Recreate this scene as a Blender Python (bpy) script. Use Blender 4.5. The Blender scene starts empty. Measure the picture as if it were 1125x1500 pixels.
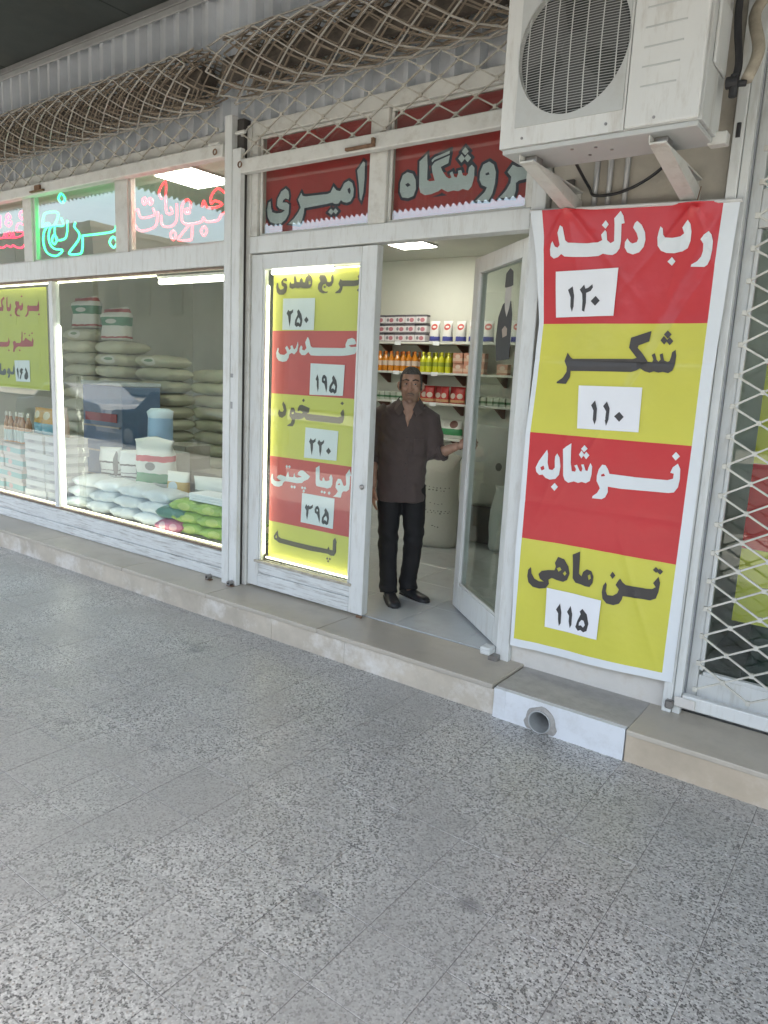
import bpy, bmesh, math, random
from mathutils import Vector, Matrix, noise
from mathutils.geometry import tessellate_polygon
random.seed(7)
R = math.radians
scene = bpy.context.scene
col = scene.collection

# ------------------------------------------------------------------ camera, sky, sun, exposure
cam_d = bpy.data.cameras.new('camera')
cam_d.sensor_fit = 'VERTICAL'
cam_d.sensor_height = 36.0
cam_d.lens = 36.0 * 1064.02 / 1500.0
cam_d.clip_start = 0.05
cam_d.clip_end = 2000
cam = bpy.data.objects.new('camera', cam_d)
col.objects.link(cam)
RM = Matrix(((0.80514217, 0.59116043, 0.04770141), (0.14420204, -0.11711209, -0.98259378), (-0.57528415, 0.79800633, -0.17953842)))
cam.matrix_world = Matrix.Translation((0, -3.80, 1.785)) @ Matrix((RM[0], -RM[1], -RM[2])).transposed().to_4x4()
scene.camera = cam

SUN_EL, SUN_AZ = R(70), R(165)         # high sun on the street side; the canopy shades the shop front
world = bpy.data.worlds.new('World')
scene.world = world
world.use_nodes = True
wn = world.node_tree.nodes
sky = wn.new('ShaderNodeTexSky')
sky.sky_type = 'NISHITA'
sky.sun_disc = False
sky.sun_elevation = SUN_EL
sky.sun_rotation = SUN_AZ
sky.dust_density = 4.0
sky.air_density = 1.0
sky.ozone_density = 1.0
wn['Background'].inputs['Strength'].default_value = 0.15
world.node_tree.links.new(sky.outputs[0], wn['Background'].inputs['Color'])
sun_d = bpy.data.lights.new('sun', 'SUN')
sun_d.energy = 2.4
sun_d.angle = R(0.5)
sun_d.color = (1, 0.95, 0.88)
sun = bpy.data.objects.new('sun', sun_d)
col.objects.link(sun)
sdir = Vector((math.sin(SUN_AZ) * math.cos(SUN_EL), math.cos(SUN_AZ) * math.cos(SUN_EL), math.sin(SUN_EL)))
sun.rotation_euler = sdir.to_track_quat('Z', 'Y').to_euler()
sun.location = sdir * 30
scene.view_settings.view_transform = 'Standard'
scene.view_settings.look = 'None'
scene.view_settings.gamma = 1
scene.view_settings.exposure = 2.36
scene.view_settings.use_white_balance = True      # camera balanced for open shade
scene.view_settings.white_balance_temperature = 7050
scene.view_settings.white_balance_tint = 6
scene.render.engine = 'CYCLES'
scene.cycles.use_denoising = True
scene.cycles.max_bounces = 12
scene.cycles.transparent_max_bounces = 24
scene.cycles.sample_clamp_indirect = 6

# ------------------------------------------------------------------ materials
MATS = {}
def nt(name):
    m = bpy.data.materials.new(name)
    m.use_nodes = True
    t = m.node_tree
    return m, t.nodes, t.links, t.nodes['Principled BSDF']
def lin(c):
    return tuple(v for v in c) + (1,)
def M(name, c, rough=.55, metal=0, var=.12, vs=6, bump=0, bs=60, dirt=None, dscale=3, damt=.5, spec=.5, rnd=0, space='Object', sheen=0, stretch=None):
    """Principled surface with broken-up colour, optional blotchy wear and fine relief."""
    if name in MATS: return MATS[name]
    m, n, l, p = nt(name)
    p.inputs['Roughness'].default_value = rough
    p.inputs['Metallic'].default_value = metal
    p.inputs['Specular IOR Level'].default_value = spec
    tc = n.new('ShaderNodeTexCoord')
    src = tc.outputs['Object']
    if space == 'World':
        src = n.new('ShaderNodeNewGeometry').outputs['Position']
    oi = n.new('ShaderNodeObjectInfo')
    ad = n.new('ShaderNodeVectorMath'); ad.operation = 'ADD'
    sc = n.new('ShaderNodeVectorMath'); sc.operation = 'SCALE'; sc.inputs[3].default_value = 37.0
    cb = n.new('ShaderNodeCombineXYZ')
    for i in range(3): l.new(oi.outputs['Random'], cb.inputs[i])
    l.new(cb.outputs[0], sc.inputs[0]); l.new(src, ad.inputs[0]); l.new(sc.outputs[0], ad.inputs[1])
    vec = ad.outputs[0] if space != 'World' else src
    nz = n.new('ShaderNodeTexNoise'); nz.inputs['Scale'].default_value = vs; nz.inputs['Detail'].default_value = 6; nz.inputs['Roughness'].default_value = .65
    l.new(vec, nz.inputs['Vector'])
    rp = n.new('ShaderNodeValToRGB')
    rp.color_ramp.elements[0].position = .3; rp.color_ramp.elements[1].position = .7
    rp.color_ramp.elements[0].color = lin(tuple(v * (1 - var) for v in c))
    rp.color_ramp.elements[1].color = lin(tuple(min(1, v * (1 + var)) for v in c))
    l.new(nz.outputs['Fac'], rp.inputs[0])
    out = rp.outputs[0]
    if rnd:
        hs = n.new('ShaderNodeHueSaturation')
        mr = n.new('ShaderNodeMapRange'); mr.inputs[3].default_value = 1 - rnd; mr.inputs[4].default_value = 1 + rnd
        l.new(oi.outputs['Random'], mr.inputs[0]); l.new(mr.outputs[0], hs.inputs['Value']); l.new(out, hs.inputs['Color'])
        out = hs.outputs[0]
    if dirt:
        d = n.new('ShaderNodeTexNoise'); d.inputs['Scale'].default_value = dscale; d.inputs['Detail'].default_value = 9; d.inputs['Roughness'].default_value = .72
        if stretch:
            st = n.new('ShaderNodeVectorMath'); st.operation = 'MULTIPLY'; st.inputs[1].default_value = stretch
            l.new(vec, st.inputs[0]); l.new(st.outputs[0], d.inputs['Vector'])
        else: l.new(vec, d.inputs['Vector'])
        dr = n.new('ShaderNodeValToRGB'); dr.color_ramp.elements[0].position = .5; dr.color_ramp.elements[1].position = .68
        dr.color_ramp.elements[0].color = (0, 0, 0, 1); dr.color_ramp.elements[1].color = (damt, damt, damt, 1)
        l.new(d.outputs['Fac'], dr.inputs[0])
        mx = n.new('ShaderNodeMix'); mx.data_type = 'RGBA'
        l.new(dr.outputs[0], mx.inputs['Factor']); l.new(out, mx.inputs['A']); mx.inputs['B'].default_value = lin(dirt)
        out = mx.outputs['Result']
    l.new(out, p.inputs['Base Color'])
    if bump:
        b = n.new('ShaderNodeBump'); b.inputs['Strength'].default_value = bump; b.inputs['Distance'].default_value = .01
        bn = n.new('ShaderNodeTexNoise'); bn.inputs['Scale'].default_value = bs; bn.inputs['Detail'].default_value = 4
        l.new(vec, bn.inputs['Vector']); l.new(bn.outputs['Fac'], b.inputs['Height']); l.new(b.outputs[0], p.inputs['Normal'])
    if sheen: p.inputs['Sheen Weight'].default_value = sheen
    MATS[name] = m
    return m
def emit(name, c, s):
    if name in MATS: return MATS[name]
    m, n, l, p = nt(name)
    p.inputs['Base Color'].default_value = lin(c)
    p.inputs['Emission Color'].default_value = lin(c)
    p.inputs['Emission Strength'].default_value = s
    MATS[name] = m
    return m
def glass(name='glass', tint=(.93, .97, .95), ior=1.52):
    if name in MATS: return MATS[name]
    m = bpy.data.materials.new(name); m.use_nodes = True
    n = m.node_tree.nodes; l = m.node_tree.links; n.remove(n['Principled BSDF'])
    g = n.new('ShaderNodeNewGeometry')
    mr = n.new('ShaderNodeMapRange'); mr.inputs[3].default_value = ior; mr.inputs[4].default_value = 1 / ior
    l.new(g.outputs['Backfacing'], mr.inputs[0])
    f = n.new('ShaderNodeFresnel'); l.new(mr.outputs[0], f.inputs['IOR'])
    t = n.new('ShaderNodeBsdfTransparent'); t.inputs[0].default_value = lin(tint)
    gl = n.new('ShaderNodeBsdfGlossy'); gl.inputs['Roughness'].default_value = .004
    nz = n.new('ShaderNodeTexNoise'); nz.inputs['Scale'].default_value = 1.3
    tc = n.new('ShaderNodeTexCoord'); l.new(tc.outputs['Object'], nz.inputs['Vector'])
    b = n.new('ShaderNodeBump'); b.inputs['Strength'].default_value = .02; b.inputs['Distance'].default_value = .05
    l.new(nz.outputs['Fac'], b.inputs['Height']); l.new(b.outputs[0], gl.inputs['Normal'])
    mx = n.new('ShaderNodeMixShader'); l.new(f.outputs[0], mx.inputs[0]); l.new(t.outputs[0], mx.inputs[1]); l.new(gl.outputs[0], mx.inputs[2])
    l.new(mx.outputs[0], n['Material Output'].inputs['Surface'])
    MATS[name] = m
    return m
def bands(name, base, bs, rough=.45, axis=2, spots=None, bump=.15, rnd=.05):
    """Printed packaging: flat printed bands along one generated axis, plus optional round emblems (x, z, rx, rz, colour)."""
    if name in MATS: return MATS[name]
    m, n, l, p = nt(name)
    p.inputs['Roughness'].default_value = rough
    tc = n.new('ShaderNodeTexCoord'); sp = n.new('ShaderNodeSeparateXYZ'); l.new(tc.outputs['Generated'], sp.inputs[0])
    wz = n.new('ShaderNodeTexNoise'); wz.inputs['Scale'].default_value = 5; l.new(tc.outputs['Generated'], wz.inputs['Vector'])
    def math_(op, a, b=None, c=None):
        q = n.new('ShaderNodeMath'); q.operation = op
        for i, v in enumerate((a, b, c)):
            if v is None: continue
            if isinstance(v, (int, float)): q.inputs[i].default_value = v
            else: l.new(v, q.inputs[i])
        return q.outputs[0]
    def mixc(fac, a, c):
        mx = n.new('ShaderNodeMix'); mx.data_type = 'RGBA'; l.new(fac, mx.inputs['Factor'])
        if isinstance(a, tuple): mx.inputs['A'].default_value = lin(a)
        else: l.new(a, mx.inputs['A'])
        mx.inputs['B'].default_value = lin(c)
        return mx.outputs['Result']
    out = base
    wob = math_('MULTIPLY_ADD', wz.outputs['Fac'], .06, -.03)
    a = math_('ADD', sp.outputs[axis], wob)
    for z0, z1, c in bs:
        fac = math_('MULTIPLY', math_('GREATER_THAN', a, z0), math_('LESS_THAN', a, z1))
        out = mixc(fac, out, c)
    for x, z, rx, rz, c in spots or ():
        dx = math_('DIVIDE', math_('SUBTRACT', sp.outputs[0], x), rx); dz = math_('DIVIDE', math_('SUBTRACT', sp.outputs[2], z), rz)
        d = math_('ADD', math_('MULTIPLY', dx, dx), math_('MULTIPLY', dz, dz))
        out = mixc(math_('LESS_THAN', d, 1.0), out, c)
    if isinstance(out, tuple): p.inputs['Base Color'].default_value = lin(out)
    else: l.new(out, p.inputs['Base Color'])
    b = n.new('ShaderNodeBump'); b.inputs['Strength'].default_value = bump; b.inputs['Distance'].default_value = .01
    bn = n.new('ShaderNodeTexNoise'); bn.inputs['Scale'].default_value = 28; l.new(tc.outputs['Object'], bn.inputs['Vector'])
    l.new(bn.outputs['Fac'], b.inputs['Height']); l.new(b.outputs[0], p.inputs['Normal'])
    MATS[name] = m
    return m

def terrazzo():
    m, n, l, p = nt('terrazzo')
    geo = n.new('ShaderNodeNewGeometry'); pos = geo.outputs['Position']
    oi = n.new('ShaderNodeObjectInfo')
    v = n.new('ShaderNodeTexVoronoi'); v.inputs['Scale'].default_value = 140; v.inputs['Randomness'].default_value = 1
    dn = n.new('ShaderNodeTexNoise'); dn.inputs['Scale'].default_value = 110; dn.inputs['Detail'].default_value = 2; l.new(pos, dn.inputs['Vector'])
    dm = n.new('ShaderNodeVectorMath'); dm.operation = 'MULTIPLY_ADD'; dm.inputs[1].default_value = (.008, .008, .008); l.new(dn.outputs['Color'], dm.inputs[0]); l.new(pos, dm.inputs[2])
    l.new(dm.outputs[0], v.inputs['Vector'])
    sp = n.new('ShaderNodeSeparateColor'); l.new(v.outputs['Color'], sp.inputs[0])
    r = n.new('ShaderNodeValToRGB'); r.color_ramp.interpolation = 'CONSTANT'
    e = r.color_ramp.elements; e[0].position = 0; e[0].color = (.085, .085, .083, 1); e[1].position = .20; e[1].color = (.22, .22, .212, 1)
    for q, c in ((.33, (.41, .41, .395, 1)), (.55, (.50, .50, .48, 1)), (.76, (.61, .61, .585, 1)), (.95, (.36, .33, .29, 1))):
        k = e.new(q); k.color = c
    l.new(sp.outputs[0], r.inputs[0])
    # cement matrix between the chips
    ve = n.new('ShaderNodeTexVoronoi'); ve.feature = 'DISTANCE_TO_EDGE'; ve.inputs['Scale'].default_value = 140; l.new(dm.outputs[0], ve.inputs['Vector'])
    lt = n.new('ShaderNodeMath'); lt.operation = 'LESS_THAN'; lt.inputs[1].default_value = .05; l.new(ve.outputs['Distance'], lt.inputs[0])
    mx = n.new('ShaderNodeMix'); mx.data_type = 'RGBA'; mx.inputs['B'].default_value = (.43, .425, .405, 1)
    l.new(lt.outputs[0], mx.inputs['Factor']); l.new(r.outputs[0], mx.inputs['A'])
    # trodden-in grime: broad patches where the chips are hidden under grey film
    nz = n.new('ShaderNodeTexNoise'); nz.inputs['Scale'].default_value = 1.1; nz.inputs['Detail'].default_value = 8; nz.inputs['Roughness'].default_value = .68; nz.inputs['Distortion'].default_value = .6
    l.new(pos, nz.inputs['Vector'])
    rr = n.new('ShaderNodeValToRGB'); rr.color_ramp.elements[0].position = .42; rr.color_ramp.elements[0].color = (.05, .05, .05, 1); rr.color_ramp.elements[1].position = .62; rr.color_ramp.elements[1].color = (.72, .72, .72, 1)
    l.new(nz.outputs['Fac'], rr.inputs[0])
    m2 = n.new('ShaderNodeMix'); m2.data_type = 'RGBA'; m2.inputs['B'].default_value = (.345, .34, .325, 1)
    l.new(rr.outputs[0], m2.inputs['Factor']); l.new(mx.outputs['Result'], m2.inputs['A'])
    # dark spots
    n3 = n.new('ShaderNodeTexNoise'); n3.inputs['Scale'].default_value = 3.2; n3.inputs['Detail'].default_value = 5; l.new(pos, n3.inputs['Vector'])
    r3 = n.new('ShaderNodeValToRGB'); r3.color_ramp.elements[0].position = .66; r3.color_ramp.elements[0].color = (0, 0, 0, 1); r3.color_ramp.elements[1].position = .74; r3.color_ramp.elements[1].color = (.7, .7, .7, 1)
    l.new(n3.outputs['Fac'], r3.inputs[0])
    m3 = n.new('ShaderNodeMix'); m3.data_type = 'RGBA'; m3.inputs['B'].default_value = (.16, .16, .165, 1)
    l.new(r3.outputs[0], m3.inputs['Factor']); l.new(m2.outputs['Result'], m3.inputs['A'])
    hs = n.new('ShaderNodeHueSaturation'); mr = n.new('ShaderNodeMapRange'); mr.inputs[3].default_value = .965; mr.inputs[4].default_value = 1.035
    l.new(oi.outputs['Random'], mr.inputs[0]); l.new(mr.outputs[0], hs.inputs['Value']); l.new(m3.outputs['Result'], hs.inputs['Color'])
    l.new(hs.outputs[0], p.inputs['Base Color'])
    ro = n.new('ShaderNodeMapRange'); ro.inputs[3].default_value = .22; ro.inputs[4].default_value = .46
    l.new(nz.outputs['Fac'], ro.inputs[0]); l.new(ro.outputs[0], p.inputs['Roughness'])
    b = n.new('ShaderNodeBump'); b.inputs['Strength'].default_value = .12; b.inputs['Distance'].default_value = .004
    l.new(sp.outputs[1], b.inputs['Height']); l.new(b.outputs[0], p.inputs['Normal'])
    return m

WHITE = M('white_paint', (.66, .68, .665), .38, var=.04, vs=3, stretch=(5, 5, .8), dirt=(.40, .37, .31), dscale=5, damt=.4, bump=.06, bs=30)
CREAM = M('cream_paint', (.62, .62, .58), .45, var=.08, vs=4, dirt=(.33, .29, .23), dscale=12, damt=.35, bump=.08, bs=40)
GRIME = M('worn_rail', (.64, .665, .655), .45, var=.08, vs=5, stretch=(.5, 1, 9), dirt=(.22, .20, .18), dscale=9, damt=.75, bump=.1, bs=40)
GALV = M('galvanised', (.68, .71, .74), .34, .4, var=.12, vs=2, bump=.03, bs=14)
LATT = M('lattice_paint', (.52, .50, .44), .5, .25, var=.16, vs=20, dirt=(.24, .19, .13), dscale=9, damt=.7)
LATTD = M('dusty_lattice', (.43, .405, .36), .7, .1, var=.22, vs=14, dirt=(.16, .12, .08), dscale=7, damt=.7)
LATTW = M('lattice_cream', (.60, .59, .53), .45, .1, var=.1, vs=20, dirt=(.33, .28, .21), dscale=12, damt=.5)
STONE = M('travertine', (.47, .425, .355), .42, var=.14, vs=5, dirt=(.33, .31, .28), dscale=2.5, damt=.6, bump=.1, bs=25, rnd=.07, space='World')
STONE2 = M('travertine_riser', (.48, .43, .355), .5, var=.16, vs=4, dirt=(.70, .68, .64), dscale=3.5, damt=.9, bump=.12, bs=25, rnd=.06, space='World')
MARBLE = M('white_marble', (.68, .71, .74), .3, var=.05, vs=2, dirt=(.42, .41, .39), dscale=2.5, damt=.5)
CEMENT = M('cement', (.33, .32, .30), .85, var=.2, vs=30, bump=.3, bs=60)
PLASTER = M('white_plaster', (.62, .60, .56), .8, var=.08, vs=5, dirt=(.46, .40, .33), dscale=5, damt=.6, bump=.15, bs=30)
BEIGE = M('beige_wall', (.46, .43, .37), .7, var=.08, vs=4, dirt=(.30, .26, .2), dscale=3, damt=.5, bump=.1, bs=40)
INWALL = M('interior_wall', (.70, .71, .64), .75, var=.04, vs=2)
INCEIL = M('interior_ceiling', (.62, .63, .57), .8, var=.04, vs=2)
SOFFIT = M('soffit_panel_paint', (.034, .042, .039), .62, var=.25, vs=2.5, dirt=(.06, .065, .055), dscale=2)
TRIM = M('grey_trim', (.22, .22, .215), .5, .3, var=.15, vs=5)
DARK = M('gap_shade', (.06, .055, .05), .7, var=.2, vs=20)
RUST = M('rust', (.20, .12, .075), .8, .2, var=.35, vs=40, bump=.3, bs=90)
STEEL = M('dull_steel', (.35, .34, .33), .35, .9, var=.15, vs=40, dirt=(.2, .13, .08), dscale=20, damt=.6)
BLACKP = M('black_rubber', (.025, .025, .027), .5, var=.2, vs=20)
PAPER = M('paper', (.80, .82, .85), .6, var=.02, vs=6)
INK = M('ink_dark', (.045, .045, .05), .5, var=.1, vs=10)
PRED = M('print_red', (.56, .032, .040), .27, var=.06, vs=2, bump=.9, bs=4)
PYEL = M('print_yellow', (.62, .595, .085), .27, var=.05, vs=2, bump=.9, bs=4)
PWHITE = M('print_white', (.72, .76, .78), .35, var=.03, vs=3)
PDARK = M('print_dark', (.055, .05, .048), .35, var=.08, vs=5)
PBROWN = M('print_brown', (.15, .125, .09), .4, var=.08, vs=5)
SRED = M('sign_red', (.50, .045, .045), .4, var=.10, vs=2.5)
SGREY = M('sign_letter_grey', (.66, .69, .72), .4, var=.05, vs=4)
SNAVY = M('sign_outline_navy', (.05, .045, .075), .4, var=.1, vs=4)
GLASS = glass()
TGLASS = glass('transom_glass', (.93, .97, .95), 2.05)
LED = emit('led_white', (1, .97, .90), 2.0)
LEDW = emit('led_warm_strip', (1, .93, .74), 1.8)
PANEL = emit('led_panel', (1, .985, .95), 7.5)

# ------------------------------------------------------------------ mesh helpers
class MB:
    def __init__(s): s.v = []; s.f = []; s.mi = []; s.cur = 0
    def add(s, vs, fs):
        o = len(s.v); s.v += [tuple(v) for v in vs]; s.f += [tuple(i + o for i in f) for f in fs]; s.mi += [s.cur] * len(fs)
        return s
    def box(s, x0, x1, y0, y1, z0, z1):
        return s.add([(x0, y0, z0), (x1, y0, z0), (x1, y1, z0), (x0, y1, z0), (x0, y0, z1), (x1, y0, z1), (x1, y1, z1), (x0, y1, z1)],
                     [(0, 3, 2, 1), (4, 5, 6, 7), (0, 1, 5, 4), (1, 2, 6, 5), (2, 3, 7, 6), (3, 0, 4, 7)])
    def prism(s, pts, axis, a, b):
        """pts: 2-D outline; axis 'x','y','z' is the extrusion direction from a to b."""
        def put(p, t): return {'x': (t, p[0], p[1]), 'y': (p[0], t, p[1]), 'z': (p[0], p[1], t)}[axis]
        n = len(pts)
        return s.add([put(p, a) for p in pts] + [put(p, b) for p in pts],
                     [tuple(range(n))[::-1], tuple(range(n, 2 * n))] + [(i, (i + 1) % n, n + (i + 1) % n, n + i) for i in range(n)])
    def tube(s, path, r, n=6, cap=True, flat=1.0):
        P = [Vector(p) for p in path]
        rr = r if isinstance(r, (list, tuple)) else [r] * len(P)
        t0 = (P[1] - P[0]).normalized()
        up = Vector((0, 0, 1)) if abs(t0.z) < .9 else Vector((0, 1, 0))
        vs = []; fs = []
        nrm = up
        for i, p in enumerate(P):
            t = ((P[min(i + 1, len(P) - 1)] - P[max(i - 1, 0)])).normalized()
            nrm = (nrm - t * nrm.dot(t))
            if nrm.length < 1e-6: nrm = t.orthogonal()
            nrm.normalize(); bi = t.cross(nrm)
            for k in range(n):
                a = 2 * math.pi * (k + .5) / n
                q = rr[i]
                rx, ry = q if isinstance(q, tuple) else (q, q * flat)
                vs.append(p + bi * math.cos(a) * rx + nrm * math.sin(a) * ry)
        for i in range(len(P) - 1):
            for k in range(n):
                fs.append((i * n + k, i * n + (k + 1) % n, (i + 1) * n + (k + 1) % n, (i + 1) * n + k))
        if cap:
            fs.append(tuple(range(n))[::-1]); fs.append(tuple(range((len(P) - 1) * n, len(P) * n)))
        return s.add(vs, fs)
    def lathe(s, prof, n=16, c=(0, 0, 0), axis='z'):
        vs = []; fs = []
        for r, z in prof:
            for k in range(n):
                a = 2 * math.pi * k / n
                q = (r * math.cos(a), r * math.sin(a), z)
                if axis == 'y': q = (q[0], q[2], q[1])
                if axis == 'x': q = (q[2], q[0], q[1])
                vs.append((q[0] + c[0], q[1] + c[1], q[2] + c[2]))
        for i in range(len(prof) - 1):
            for k in range(n):
                fs.append((i * n + k, i * n + (k + 1) % n, (i + 1) * n + (k + 1) % n, (i + 1) * n + k))
        fs.append(tuple(range(n))[::-1]); fs.append(tuple(range((len(prof) - 1) * n, len(prof) * n)))
        return s.add(vs, fs)
    def ell(s, c, r, n=12, m=8):
        prof = [(max(1e-4, math.sin(math.pi * i / m)), -math.cos(math.pi * i / m)) for i in range(m + 1)]
        vs = []; fs = []
        for a, z in prof:
            for k in range(n):
                t = 2 * math.pi * k / n
                vs.append((c[0] + r[0] * a * math.cos(t), c[1] + r[1] * a * math.sin(t), c[2] + r[2] * z))
        for i in range(m):
            for k in range(n):
                fs.append((i * n + k, i * n + (k + 1) % n, (i + 1) * n + (k + 1) % n, (i + 1) * n + k))
        return s.add(vs, fs)
    def mesh(s, name, bevel=0, smooth=False, clean=True, segs=1):
        me = bpy.data.meshes.new(name)
        me.from_pydata(s.v, [], s.f)
        for p, i in zip(me.polygons, s.mi): p.material_index = i
        bm = bmesh.new(); bm.from_mesh(me)
        if bevel:
            bmesh.ops.bevel(bm, geom=bm.edges[:], offset=bevel, segments=segs, affect='EDGES', profile=.5)
        if clean: bmesh.ops.recalc_face_normals(bm, faces=bm.faces)
        if smooth:
            for f in bm.faces: f.smooth = True
        bm.to_mesh(me); bm.free()
        return me
    def build(s, name, mats, parent=None, bevel=0, smooth=False, recenter=True, segs=1):
        me = s.mesh(name, bevel, smooth, segs=segs)
        return put(name, me, mats, parent, recenter)
def put(name, me, mats, parent=None, recenter=True, loc=None, rot=None):
    if mats is not None and not len(me.materials):
        for m in (mats if isinstance(mats, (list, tuple)) else [mats]): me.materials.append(m)
    o = bpy.data.objects.new(name, me); col.objects.link(o)
    if recenter and loc is None:
        xs = [v.co for v in me.vertices]
        lo = Vector([min(v[i] for v in xs) for i in range(3)]); hi = Vector([max(v[i] for v in xs) for i in range(3)])
        c = Vector(((lo.x + hi.x) / 2, (lo.y + hi.y) / 2, lo.z))
        me.transform(Matrix.Translation(-c)); o.location = c
    if loc is not None: o.location = loc
    if rot is not None: o.rotation_euler = rot
    if parent is not None:
        o.parent = parent
        if loc is None:      # vertices were given in world space
            o.matrix_parent_inverse = wm(parent).inverted()
    return o
def wm(o):
    m = Matrix.LocRotScale(o.location, o.rotation_euler, o.scale)
    if o.parent: m = wm(o.parent) @ o.matrix_parent_inverse @ m
    return m
def tag(o, label, cat, group=None):
    o['label'] = label; o['category'] = cat
    if group: o['group'] = group
    return o
def thing(name, loc, label, cat, group=None, rz=0):
    o = bpy.data.objects.new(name, None); col.objects.link(o)
    o.location = loc; o.rotation_euler = (0, 0, rz); o.empty_display_size = .1
    return tag(o, label, cat, group)
def struct(o):
    o['kind'] = 'structure'; return o
def bx(name, b, mat, parent=None, bevel=.004, segs=1):
    return MB().box(*b).build(name, mat, parent, bevel, segs=segs)
def copy(o, parent=None, loc=None, rot=None, keep=True):
    c = o.copy(); col.objects.link(c)
    if loc is not None: c.location = loc
    if rot is not None: c.rotation_euler = rot
    if parent is not None: c.parent = parent
    return c
def flat_poly(mb, rings, y, disp=None, cut=.05):
    """A flat printed shape in the XZ plane at depth y (rings in mm; later rings are holes)."""
    polys = [[Vector((r[i] / 1000, 0, r[i + 1] / 1000)) for i in range(0, len(r), 2)] for r in rings]
    tris = tessellate_polygon([[Vector((p.x, p.z, 0)) for p in q] for q in polys])
    pts = [p for q in polys for p in q]
    bm = bmesh.new()
    vs = [bm.verts.new(p) for p in pts]
    for t in tris:
        try: bm.faces.new([vs[i] for i in t])
        except ValueError: pass
    if disp:
        for ax, no in ((0, (1, 0, 0)), (2, (0, 0, 1))):
            lo = min(p[ax] for p in pts); hi = max(p[ax] for p in pts)
            k = math.ceil(lo / cut) * cut
            while k < hi:
                co = [0, 0, 0]; co[ax] = k
                bmesh.ops.bisect_plane(bm, geom=bm.verts[:] + bm.edges[:] + bm.faces[:], plane_co=co, plane_no=no); k += cut
    bm.verts.index_update()
    mb.add([(v.co.x, y + (disp(v.co.x, v.co.z) if disp else 0), v.co.z) for v in bm.verts], [[v.index for v in f.verts] for f in bm.faces])
    bm.free()
def grow(ring, d):
    pts = [Vector((ring[i], ring[i + 1])) for i in range(0, len(ring), 2)]
    area = sum(pts[i].x * pts[(i + 1) % len(pts)].y - pts[(i + 1) % len(pts)].x * pts[i].y for i in range(len(pts)))
    sgn = 1 if area > 0 else -1
    out = []
    for i, p in enumerate(pts):
        a = (p - pts[i - 1]).normalized(); b = (pts[(i + 1) % len(pts)] - p).normalized()
        na = Vector((a.y, -a.x)) * sgn; nb = Vector((b.y, -b.x)) * sgn
        m = na + nb
        if m.length < .3: m = na - a * -1 * .0 + nb
        m = m.normalized() * d if m.length > 1e-3 else na * d
        k = 1 / max(.45, m.normalized().dot(na))
        q = p + m * min(k, 1.7); out += [q.x, q.y]
    return out
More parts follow.
